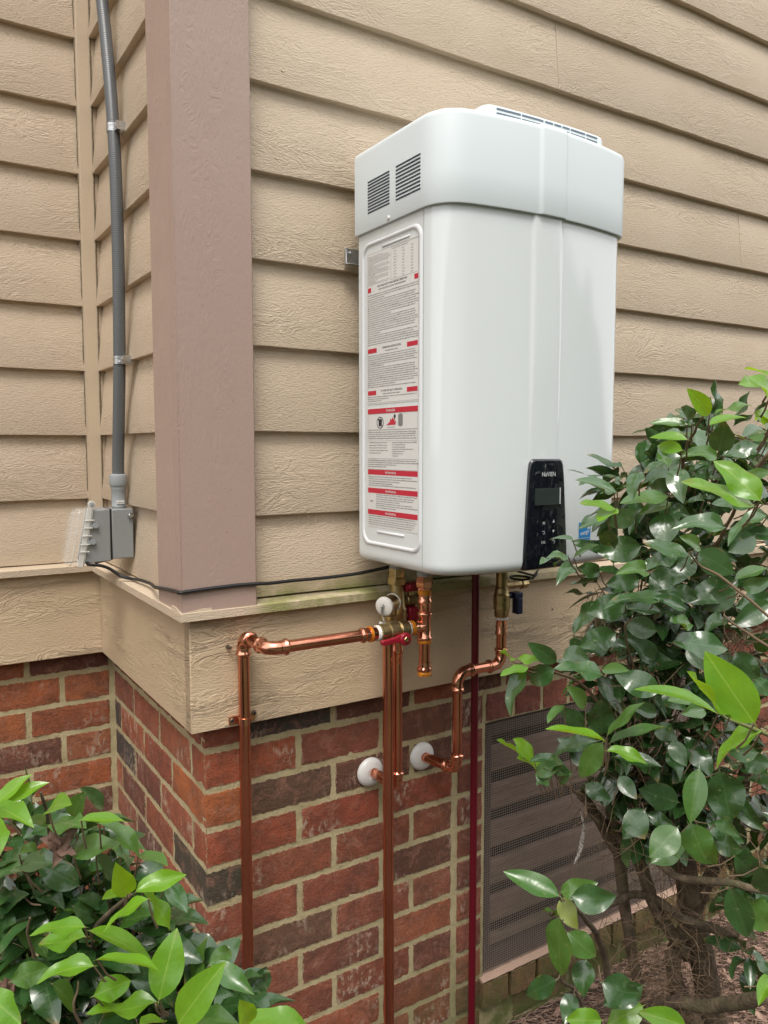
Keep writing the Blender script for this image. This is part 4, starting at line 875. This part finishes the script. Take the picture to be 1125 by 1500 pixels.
def hero(parent, kind, bx_, by_, tx, ty, wpx, depth):
    ln = math.hypot(tx-bx_, ty-by_); L3 = ln/FPX*depth; real = max(.052, min(.078, L3*1.04))
    dd = math.sqrt(max(0, real*real-L3*L3))*R.choice((-1, -1, 1)); dd = max(-.045, min(.045, dd))
    b_, t_ = U(bx_, by_, depth+dd*.5*0), U(tx, ty, depth-abs(dd)*.0+dd*.9)
    v = V(CAM-b_).normalized(); x = (t_-b_).normalized(); real_len = (t_-b_).length
    ratio = .47; app = wpx/FPX*depth; rw = max(ratio*real_len, app); ws = rw/(ratio*real_len); c = max(.12, min(1, app/rw)); s_ = math.sqrt(1-c*c)
    vn = (v-x*v.dot(x)).normalized(); up = x.cross(vn)
    if up.z < 0: up = -up
    n = vn*c+up*s_
    return put_leaf(parent, kind, b_, t_, n, ws), b_
rs = thing('shrub', tuple(U(1000, 1500, 1.55)[:2])+(-.88,), 'tall glossy green shrub at right covering the vent and the heater corner', 'shrub')
ls = thing('shrub', (-.62, -.25, -.88), 'low glossy shrub with bright new leaves in front of left brick wall', 'shrub')
A = 3.4615; zA = lambda a, b: (a/A+800, b/A+560); zB = lambda a, b: (a/A+800, b/A+860); zC = lambda a, b: (a/2.368+650, b/2.368+950); zD = lambda a, b: (a/3+560, b/3+640); zF = lambda a, b: (a, b)
zL = lambda a, b: (a/2.8125, b/2.8125+1100); z3 = lambda a, b: (a/2.778+720, b/2.778+500)
RIGHT = [(zA, A, s) for s in '''
828 165 735 40 95 B|855 160 1040 85 25 M|830 215 1020 150 50 B|740 190 665 125 85 G|715 215 525 200 45 M|865 320 615 215 50 G|875 350 905 215 120 G|715 290 525 260 50 B|690 345 555 310 80 B
870 380 715 335 75 M|895 370 1090 305 75 G|690 380 485 430 60 D|700 410 475 500 100 D|670 440 670 580 125 G|1085 600 870 375 130 B|1060 630 710 470 55 B|360 560 165 470 45 G|345 565 190 520 30 G
475 455 415 560 70 G|350 640 180 595 30 B|345 640 265 685 50 B|310 690 165 735 55 D|455 655 315 735 100 G|480 830 260 870 150 D|330 740 300 860 110 D|620 575 380 590 60 M|630 610 480 650 70 M|600 665 600 820 165 G
720 880 495 795 70 G|670 870 480 925 80 G|800 600 690 585 55 G|905 735 670 690 100 G|1125 680 900 755 60 G|1040 625 850 600 55 G|780 840 690 780 70 M|770 860 955 970 140 G|740 870 650 1010 115 G|1055 780 930 860 140 D
960 1000 1125 930 80 M|1000 1040 1140 1010 90 G|970 1000 705 1130 150 D|1140 1090 950 1150 120 D|470 1000 295 1030 110 D|510 960 400 930 80 M|640 950 530 1070 120 D|140 930 60 985 75 D|270 960 140 945 90 D
135 800 10 778 30 G|110 880 -30 882 25 G|140 890 260 815 40 G|100 890 30 910 20 D|620 1090 320 1085 55 G|705 1110 550 1070 70 G|580 1150 400 1120 90 D|1000 480 1130 450 60 M|1060 420 1150 350 60 G|1125 560 1010 520 60 D
940 480 1000 420 70 D|620 430 560 330 60 M|830 420 930 470 80 D|760 520 840 580 70 D|540 540 640 500 80 D|900 560 960 640 70 D|1125 300 1020 270 50 M|1140 200 1090 150 40 B|1100 240 1010 250 60 D|1130 330 1060 400 60 D|880 690 830 780 70 M
'''.replace('\n', '|').split('|') if s.strip()]
RIGHT += [(zB, A, s) for s in '''
250 70 148 240 85 D|400 90 222 120 130 D|705 110 555 45 70 G|545 65 300 45 35 G|580 125 410 100 60 D|560 220 395 185 130 D|350 235 160 310 130 D|390 255 620 395 100 D|730 185 615 190 80 M|645 280 945 295 125 G|960 20 790 110 130 D
1140 80 945 200 140 D|285 445 65 375 75 G|285 420 405 410 60 M|575 530 350 440 130 G|310 315 160 345 70 D|200 605 130 510 80 M|90 600 5 680 45 M|195 715 80 620 90 D|255 780 15 820 100 D|280 745 270 560 150 D|310 750 480 565 50 M
325 790 610 690 75 M|310 830 520 865 60 B|300 780 0 700 22 B|285 790 165 975 110 M|870 640 470 465 50 B|930 660 690 450 45 B|1055 690 810 340 215 B|1095 730 820 850 100 B|1070 840 920 840 110 D|350 860 590 900 90 D
0 895 60 880 50 G|-50 940 60 900 80 G|120 960 40 960 95 G|-30 930 20 1020 80 G|370 960 455 1070 90 D|670 1090 480 1030 130 D|775 920 730 1200 130 M|880 935 940 1180 215 D|500 1130 390 1270 110 D|510 1150 650 1210 80 D|665 1220 530 1370 140 M
735 1200 800 1390 165 M|820 1200 1010 1300 100 D|960 330 1080 480 110 D|600 520 700 620 100 D|760 560 640 560 90 M|800 620 700 640 100 M|560 700 650 770 90 D|1060 470 1130 540 80 G|1130 260 1050 330 90 D|450 600 520 690 100 D|720 300 800 420 90 D
560 640 430 600 90 D|640 780 700 900 90 D|1000 880 1130 900 110 D|120 830 250 900 110 D|200 1000 320 1080 90 D|640 10 760 60 90 D|900 160 820 190 80 D
'''.replace('\n', '|').split('|') if s.strip()]
RIGHT += [(zC, 2.368, s) for s in '''
400 858 208 770 85 M|405 845 525 820 70 M|445 860 600 880 105 D|412 862 452 978 72 Y|400 935 395 1148 85 M|430 985 530 1080 90 M|495 1080 470 1200 85 D|390 1150 278 1205 70 D|550 1160 680 1220 120 D|690 1170 560 1240 90 D
545 1290 415 1290 80 B|690 1240 570 1300 90 B|840 1310 690 1260 85 B|720 745 835 640 105 M|850 610 940 775 110 M|945 670 1040 700 80 D|1040 880 1130 960 120 M|990 830 1060 1010 115 D|450 1200 420 1290 60 D|400 960 390 920 60 M
1140 1150 1095 1200 60 B|960 590 1000 640 60 D|640 560 700 660 90 D|1090 760 1140 860 90 D|360 915 400 905 25 M|1010 720 1100 800 90 D
'''.replace('\n', '|').split('|') if s.strip()]
RIGHT += [(zD, 3, s) for s in '''
635 1025 525 1198 80 D|765 990 650 912 85 D|755 1020 632 1080 100 G|690 985 585 955 50 B|640 1010 520 1035 30 B|565 985 545 930 28 B|655 1408 495 1347 32 B|665 1412 592 1325 50 B|705 1448 583 1425 45 B|770 1450 685 1392 50 G|735 1470 690 1500 60 G|760 1460 830 1480 60 G|800 940 900 990 90 D
'''.replace('\n', '|').split('|') if s.strip()]
RIGHT += [(z3, 2.778, s) for s in '1140 150 1040 90 22 B|1140 200 1045 140 35 B|1140 340 1092 290 50 B|1140 450 1050 420 60 D'.split('|')]
LEFT = [(zL, 2.8125, s) for s in '''
-30 235 125 90 70 B|10 220 198 122 72 B|-30 235 112 250 45 B|-40 270 18 388 50 B|200 240 266 200 45 B|425 235 340 150 60 G|300 275 325 190 85 M|335 285 520 280 60 B|410 300 610 405 60 M|215 310 130 272 40 M|225 300 330 280 45 M|300 410 440 370 90 M
80 425 185 385 55 M|90 475 215 430 55 G|325 555 150 460 110 G|300 430 375 490 90 D|395 430 475 540 75 G|500 390 520 490 50 G|525 590 480 475 115 B|560 580 760 495 80 B|590 580 735 725 60 B|610 610 408 705 48 B|520 590 428 600 40 B
570 430 690 460 60 M|690 540 770 660 90 G|350 725 130 715 65 B|350 765 168 815 80 B|370 740 655 840 75 B|400 860 655 880 55 B|385 885 152 905 85 B|300 640 415 690 85 G|-10 660 105 585 90 G|-30 500 75 475 60 G|45 950 195 890 110 M
215 960 335 1065 80 M|385 1010 530 945 110 B|645 1035 355 1110 80 B|655 1025 725 735 140 B|735 1125 900 890 155 B|860 885 975 800 75 M|870 885 1028 975 85 M|-60 1000 100 1130 130 B|900 1060 1010 1025 60 D|960 1085 1105 1010 70 D
1010 1140 1000 1040 90 B|1000 1130 1310 1110 95 B|480 680 645 720 85 D|670 760 800 735 55 D|-20 860 55 965 70 D|575 1130 690 1100 60 B|795 1110 935 1080 60 M|80 600 20 690 70 D|420 640 330 600 60 G|560 660 680 620 60 M|150 560 250 610 70 D
20 720 110 790 90 D|240 620 150 680 80 D|500 880 600 980 80 D|430 1000 560 1100 90 D|250 1020 180 1120 80 D|700 700 640 800 80 D|120 830 60 900 80 D|520 740 430 800 60 D|20 560 -20 640 70 D|820 1000 900 940 70 D
'''.replace('\n', '|').split('|') if s.strip()]
twR, twL = MB(), MB()
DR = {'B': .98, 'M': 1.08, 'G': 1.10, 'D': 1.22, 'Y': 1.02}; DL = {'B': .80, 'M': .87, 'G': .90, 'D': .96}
usedR = usedL = 0
coreR = [U(1000, 780, 1.42), U(930, 900, 1.38), U(1010, 1000, 1.40), U(930, 1130, 1.36), U(1030, 1150, 1.40), U(860, 1290, 1.22), U(900, 1440, 1.2)]
coreL = [U(60, 1330, 1.02), U(160, 1380, .98), U(200, 1480, .95), U(300, 1500, .93)]
def twig_to(mb, b_, cores, seed):
    c0 = min(cores, key=lambda c: (c-b_).length); d = c0-b_; ln = min(.038, d.length)
    e = b_+d.normalized()*ln+V((0, 0, -.25*ln)); mid = b_*.5+e*.5+V((0, 0, -.12*ln)); mb.tube([b_, mid, e], [.0008, .0010, .0013], 5)
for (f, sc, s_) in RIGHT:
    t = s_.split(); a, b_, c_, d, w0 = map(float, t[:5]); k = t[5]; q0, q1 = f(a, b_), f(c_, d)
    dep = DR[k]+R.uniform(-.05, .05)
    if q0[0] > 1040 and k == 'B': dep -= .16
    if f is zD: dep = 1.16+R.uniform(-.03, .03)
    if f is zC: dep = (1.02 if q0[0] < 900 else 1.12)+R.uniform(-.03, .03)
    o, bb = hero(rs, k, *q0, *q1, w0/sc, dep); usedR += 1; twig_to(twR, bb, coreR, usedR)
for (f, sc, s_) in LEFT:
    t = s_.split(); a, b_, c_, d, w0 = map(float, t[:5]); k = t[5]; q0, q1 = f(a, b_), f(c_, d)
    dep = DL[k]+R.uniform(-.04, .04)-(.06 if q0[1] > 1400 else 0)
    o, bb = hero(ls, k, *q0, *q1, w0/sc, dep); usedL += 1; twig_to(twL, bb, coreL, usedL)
# fill inside the crowns: ellipsoids of the real crown volume
def fill(parent, mbstuff, ells, n_obj, n_stuff, kinds, core, twm):
    tot = n_obj+n_stuff
    for i in range(tot):
        c0, rx, ry, rz, wgt = R.choices(ells, [e[4] for e in ells])[0]
        while True:
            q = V((R.uniform(-1, 1), R.uniform(-1, 1), R.uniform(-1, 1)))
            if q.length < 1: break
        p = c0+RT*q.x*rx+V((0, 0, q.z*rz))+V((FW.x, FW.y, 0)).normalized()*q.y*ry
        out = (p-c0).normalized(); d = (out+V((R.uniform(-1, 1), R.uniform(-1, 1), R.uniform(-.7, .5)))).normalized(); ln = R.uniform(.052, .074)
        n = (V((0, 0, 1))+out*.5+V((R.uniform(-.8, .8), R.uniform(-.8, .8), 0))).normalized(); k = R.choices(list(kinds), list(kinds.values()))[0]
        if i < n_obj: put_leaf(parent, k, p, p+d*ln, n)
        else:
            m_ = leaf_matrix(p, p+d*ln, n); vs, fs, uv = LV[R.randrange(len(LV))]; mbstuff.add([m_ @ v for v in vs], fs)
        if i % 3 == 0: twig_to(twm, p, core, i)
stR, stL = MB(), MB()
ER = [(U(1070, 760, 1.42), .15, .13, .12, 2.0), (U(970, 850, 1.38), .13, .09, .09, 1.8), (U(1070, 950, 1.42), .15, .13, .13, 2.2), (U(970, 1050, 1.40), .12, .09, .09, 1.3), (U(1080, 1140, 1.42), .10, .12, .08, .7), (U(910, 970, 1.36), .06, .06, .08, .7), (U(1050, 660, 1.34), .10, .08, .06, 1.2), (U(1100, 1260, 1.45), .07, .08, .08, .6), (U(960, 1190, 1.44), .09, .06, .06, .5), (U(1110, 1390, 1.45), .05, .06, .05, .3), (U(940, 715, 1.34), .07, .06, .05, .9), (U(930, 1100, 1.38), .09, .06, .08, 1.3), (U(1000, 1170, 1.42), .09, .07, .06, .9)]
EL = [(U(20, 1310, .98), .15, .06, .10, 2.2), (U(130, 1390, .95), .12, .06, .08, 2.4), (U(230, 1490, .92), .12, .05, .05, 1.4), (U(-20, 1460, .93), .14, .07, .08, 1.4)]
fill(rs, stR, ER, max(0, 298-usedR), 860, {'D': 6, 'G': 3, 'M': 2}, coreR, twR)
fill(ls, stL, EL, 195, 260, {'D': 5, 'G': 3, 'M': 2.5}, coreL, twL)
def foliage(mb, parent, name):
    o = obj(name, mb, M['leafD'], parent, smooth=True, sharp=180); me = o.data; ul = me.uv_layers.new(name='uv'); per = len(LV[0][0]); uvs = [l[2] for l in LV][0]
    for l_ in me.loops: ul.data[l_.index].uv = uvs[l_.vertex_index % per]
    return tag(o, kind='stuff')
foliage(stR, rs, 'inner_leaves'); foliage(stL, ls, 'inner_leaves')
tag(obj('twigs', twR, M['twig'], rs, smooth=True), kind='stuff'); tag(obj('twigs', twL, M['twig'], ls, smooth=True), kind='stuff')
def limb(parent, pts, name='branch', m='bark'):
    P_ = [U(a, b_, d) for a, b_, d, r_ in pts]; rr_ = [r_ for *_, r_ in pts]; sp2 = smooth_path(P_, 5); n = len(sp2)
    rad = []
    for i in range(n):
        t = i/(n-1)*(len(rr_)-1); j = min(int(t), len(rr_)-2); r_ = rr_[j]*(1-(t-j))+rr_[j+1]*(t-j); rad.append(r_*(1+.14*noise.noise(sp2[i]*60)))
    sp2 = [p+noise.noise_vector(p*25)*.004 for p in sp2]
    mb = MB(); mb.tube(sp2, rad, 10); return obj(name, mb, M[m], parent, smooth=True, sharp=180)
def ground_px(px, py): c = CAM; d = FW+RT*((px-562.5)/FPX)-UP*((py-750)/FPX); return (-.89-c.z)/d.z
limb(rs, [(1050, 1560, 1.62, .030), (1035, 1440, 1.58, .026), (1010, 1320, 1.54, .023), (1000, 1200, 1.50, .020), (1020, 1080, 1.46, .015), (1050, 950, 1.42, .010), (1060, 820, 1.38, .006)], 'trunk')
limb(rs, [(1050, 1560, 1.62, .020), (985, 1420, 1.55, .016), (1020, 1330, 1.55, .013), (1075, 1200, 1.52, .012), (1100, 1080, 1.48, .010)], 'branch')
limb(rs, [(960, 1540, 1.60, .012), (935, 1440, 1.55, .011), (915, 1330, 1.52, .011), (905, 1250, 1.48, .012), (870, 1190, 1.44, .010), (850, 1160, 1.40, .007)], 'branch')
limb(rs, [(1005, 1400, 1.55, .012), (960, 1330, 1.50, .012), (935, 1260, 1.48, .012), (895, 1200, 1.45, .011), (905, 1140, 1.42, .010), (935, 1090, 1.40, .008), (990, 1010, 1.38, .006), (1010, 900, 1.36, .004)], 'branch')
limb(rs, [(1150, 1310, 1.28, .006), (1060, 1292, 1.32, .0065), (1000, 1285, 1.36, .007), (965, 1262, 1.40, .008), (940, 1225, 1.44, .009)], 'branch')
limb(rs, [(1080, 1370, 1.50, .009), (1000, 1345, 1.48, .009), (940, 1310, 1.48, .008), (880, 1330, 1.40, .005), (830, 1330, 1.2, .003)], 'branch')
limb(rs, [(900, 1500, 1.45, .007), (885, 1400, 1.40, .006), (860, 1350, 1.2, .004), (820, 1310, 1.03, .002)], 'branch')
limb(rs, [(880, 1560, 1.25, .003), (850, 1465, 1.15, .003), (820, 1430, 1.08, .0025), (815, 1370, 1.05, .002)], 'branch')
limb(rs, [(1125, 1460, 1.30, .012), (1040, 1475, 1.40, .012), (960, 1470, 1.48, .011), (930, 1530, 1.50, .010)], 'branch')
limb(rs, [(1000, 1210, 1.48, .006), (960, 1160, 1.44, .006), (930, 1010, 1.40, .004), (905, 880, 1.36, .003)], 'branch')
limb(rs, [(930, 980, 1.25, .002), (915, 930, 1.15, .0015), (925, 905, 1.1, .001)], 'branch', 'twig')
limb(rs, [(1140, 920, 1.05, .0022), (1090, 870, 1.05, .002), (1030, 830, 1.05, .0016), (1010, 810, 1.02, .001)], 'branch', 'twig')
limb(rs, [(1140, 960, 1.1, .002), (1100, 930, 1.1, .002), (1060, 900, 1.1, .001)], 'branch', 'twig')
limb(rs, [(1140, 1080, .86, .0028), (1105, 1066, .85, .0022), (1065, 1052, .84, .0016), (1055, 1040, .84, .001)], 'branch', 'twig_green')
limb(rs, [(1010, 720, 1.25, .003), (1000, 680, 1.2, .0025), (1012, 640, 1.12, .002), (1030, 610, 1.05, .0015)], 'branch', 'twig')
limb(rs, [(1050, 800, 1.2, .003), (1090, 720, 1.1, .0022), (1125, 660, 1.05, .002)], 'branch', 'twig')
limb(rs, [(850, 1190, 1.30, .0008), (854, 1215, 1.30, .0026), (851, 1240, 1.30, .0040), (844, 1260, 1.30, .0026), (841, 1264, 1.3, .001)], 'dangling_twig', 'pale_twig')
limb(rs, [(800, 1000, 1.20, .0016), (770, 985, 1.17, .0015), (745, 975, 1.16, .001)], 'branch', 'twig_green')
limb(rs, [(900, 1060, 1.36, .003), (850, 1000, 1.28, .0025), (810, 985, 1.2, .0018), (790, 990, 1.18, .0012)], 'branch', 'twig')
limb(rs, [(860, 1170, 1.38, .003), (830, 1150, 1.25, .002), (800, 1125, 1.17, .0012)], 'branch', 'twig')
# fine dry tangle
tg = MB()
def tangle(mb, c0, rad, n, r_, ln, down=.3):
    for i in range(n):
        cl = lambda q: max(-1.6, min(1.6, R.gauss(0, 1))); p = c0+V((cl(0)*rad[0], cl(0)*rad[1], cl(0)*rad[2])); d = V((R.gauss(0, 1), R.gauss(0, 1), R.gauss(0, 1)-down)).normalized(); pts_ = [p]
        for k in range(5): d = (d+V((R.gauss(0, .35), R.gauss(0, .35), R.gauss(0, .35)-.05))).normalized(); p = p+d*ln/5; pts_.append(p)
        mb.tube(pts_, [r_, r_*.9, r_*.8, r_*.7, r_*.6, r_*.4], 3)
tangle(tg, U(940, 1440, 1.50), (.05, .05, .06), 240, .0007, .10, 1.0); tangle(tg, U(1000, 1300, 1.48), (.08, .05, .09), 200, .0007, .11); tangle(tg, U(880, 890, 1.36), (.012, .012, .022), 90, .0006, .07, 3)
tangle(tg, U(1040, 1100, 1.40), (.08, .05, .08), 150, .0009, .10); tangle(tg, U(930, 1180, 1.40), (.06, .04, .05), 110, .0008, .10); tangle(tg, U(1030, 1480, 1.5), (.07, .05, .05), 120, .0007, .10, .6)
tangle(tg, U(1060, 900, 1.36), (.07, .05, .07), 90, .0010, .10); tangle(tg, U(940, 1030, 1.33), (.04, .03, .05), 60, .0010, .09)
tag(obj('dry_tangle', tg, M['twig'], rs, smooth=True), kind='stuff')
tg = MB(); tangle(tg, U(60, 1360, 1.0), (.07, .04, .05), 120, .0010, .09); tangle(tg, U(180, 1480, .92), (.04, .03, .03), 50, .0010, .07)
tag(obj('dry_tangle', tg, M['twig'], ls, smooth=True), kind='stuff')
limb(ls, [(100, 1800, 1.0, .012), (90, 1560, 1.0, .010), (70, 1440, 1.0, .008), (60, 1330, .98, .006), (75, 1250, .93, .003), (62, 1160, .86, .0015)], 'trunk')
limb(ls, [(90, 1560, 1.0, .007), (160, 1440, .97, .005), (135, 1370, .92, .0035), (190, 1310, .84, .002)], 'branch')
limb(ls, [(200, 1620, .95, .006), (120, 1500, .80, .0014), (118, 1450, .79, .0011), (117, 1437, .79, .0006)], 'branch', 'twig')
limb(ls, [(200, 1620, .95, .006), (240, 1520, .84, .0014), (232, 1475, .78, .001), (228, 1465, .78, .0006)], 'branch', 'twig')
limb(ls, [(90, 1500, .96, .004), (45, 1380, .88, .0014), (42, 1345, .85, .001)], 'branch', 'twig')
limb(ls, [(260, 1560, .95, .004), (300, 1440, .90, .0025), (330, 1395, .88, .0015)], 'branch', 'twig')
limb(ls, [(20, 1300, .95, .0012), (45, 1320, .92, .0012), (60, 1325, .9, .0008)], 'branch', 'twig'); limb(ls, [(30, 1270, .93, .0010), (60, 1318, .93, .0010)], 'branch', 'twig')
# crinkled dead leaves
def dead(px, py, dep, s_, n=3):
    mb = MB(); c0 = U(px, py, dep)
    for k in range(n):
        a = R.uniform(0, 6); d = (RT*math.cos(a)+UP*(math.sin(a)*.6+.5)-FW*.3).normalized(); m_ = leaf_matrix(c0, c0+d*s_, V((R.uniform(-1, 1), -1, R.uniform(0, 1))).normalized(), 1.5); vs, fs, _ = LV[4]
        mb.add([m_ @ (v+V((0, 0, .16*noise.noise(v*6+V((k, 0, 0)))))) for v in vs], fs)
    return obj('dead_leaf', mb, M['leafX'], ls, smooth=True, sharp=180)
dead(85, 1243, .86, .022, 6); dead(8, 1462, .80, .022, 4); dead(115, 1212, .88, .016, 3)

# ---------------------------------------------------------------- pine straw and chips on the ground
st_ = MB()
for i in range(16000):
    x = R.uniform(.2, 2.6); y = R.uniform(-.75, -.005)
    if R.random() < .35: x = R.uniform(1.2, 2.6)
    a = R.uniform(0, math.pi); l_ = R.uniform(.02, .06); z = gz(x, y)+R.uniform(.001, .014); dx, dy = math.cos(a)*l_, math.sin(a)*l_; dz = R.uniform(-.006, .006); t = .0011
    yy = min(y+dy, -.004)
    st_.add([(x, y, z), (x+dx, yy, z+dz), (x+dx-dy*.01+.0006, yy+t, z+dz+.0008), (x+.0006, y+t*.5, z+.0010)], [(0, 1, 2, 3)])
for i in range(900):
    x = R.uniform(.3, 2.5); y = R.uniform(-.7, -.03); z = gz(x, y)+R.uniform(.003, .016); a = R.uniform(0, 3.1); s_ = R.uniform(.006, .018); u = V((math.cos(a), math.sin(a), R.uniform(-.3, .3))); v = V((-math.sin(a), math.cos(a), R.uniform(-.3, .3)))*.5; c0 = V((x, y, z))
    st_.add([c0-u*s_-v*s_, c0+u*s_-v*s_*.6, c0+u*s_*.8+v*s_, c0-u*s_*.9+v*s_*.8], [(0, 1, 2, 3)])
tag(obj('pine_straw', st_, M['straw']), 'reddish brown pine straw and bark chips scattered at the wall foot', 'mulch', kind='stuff')
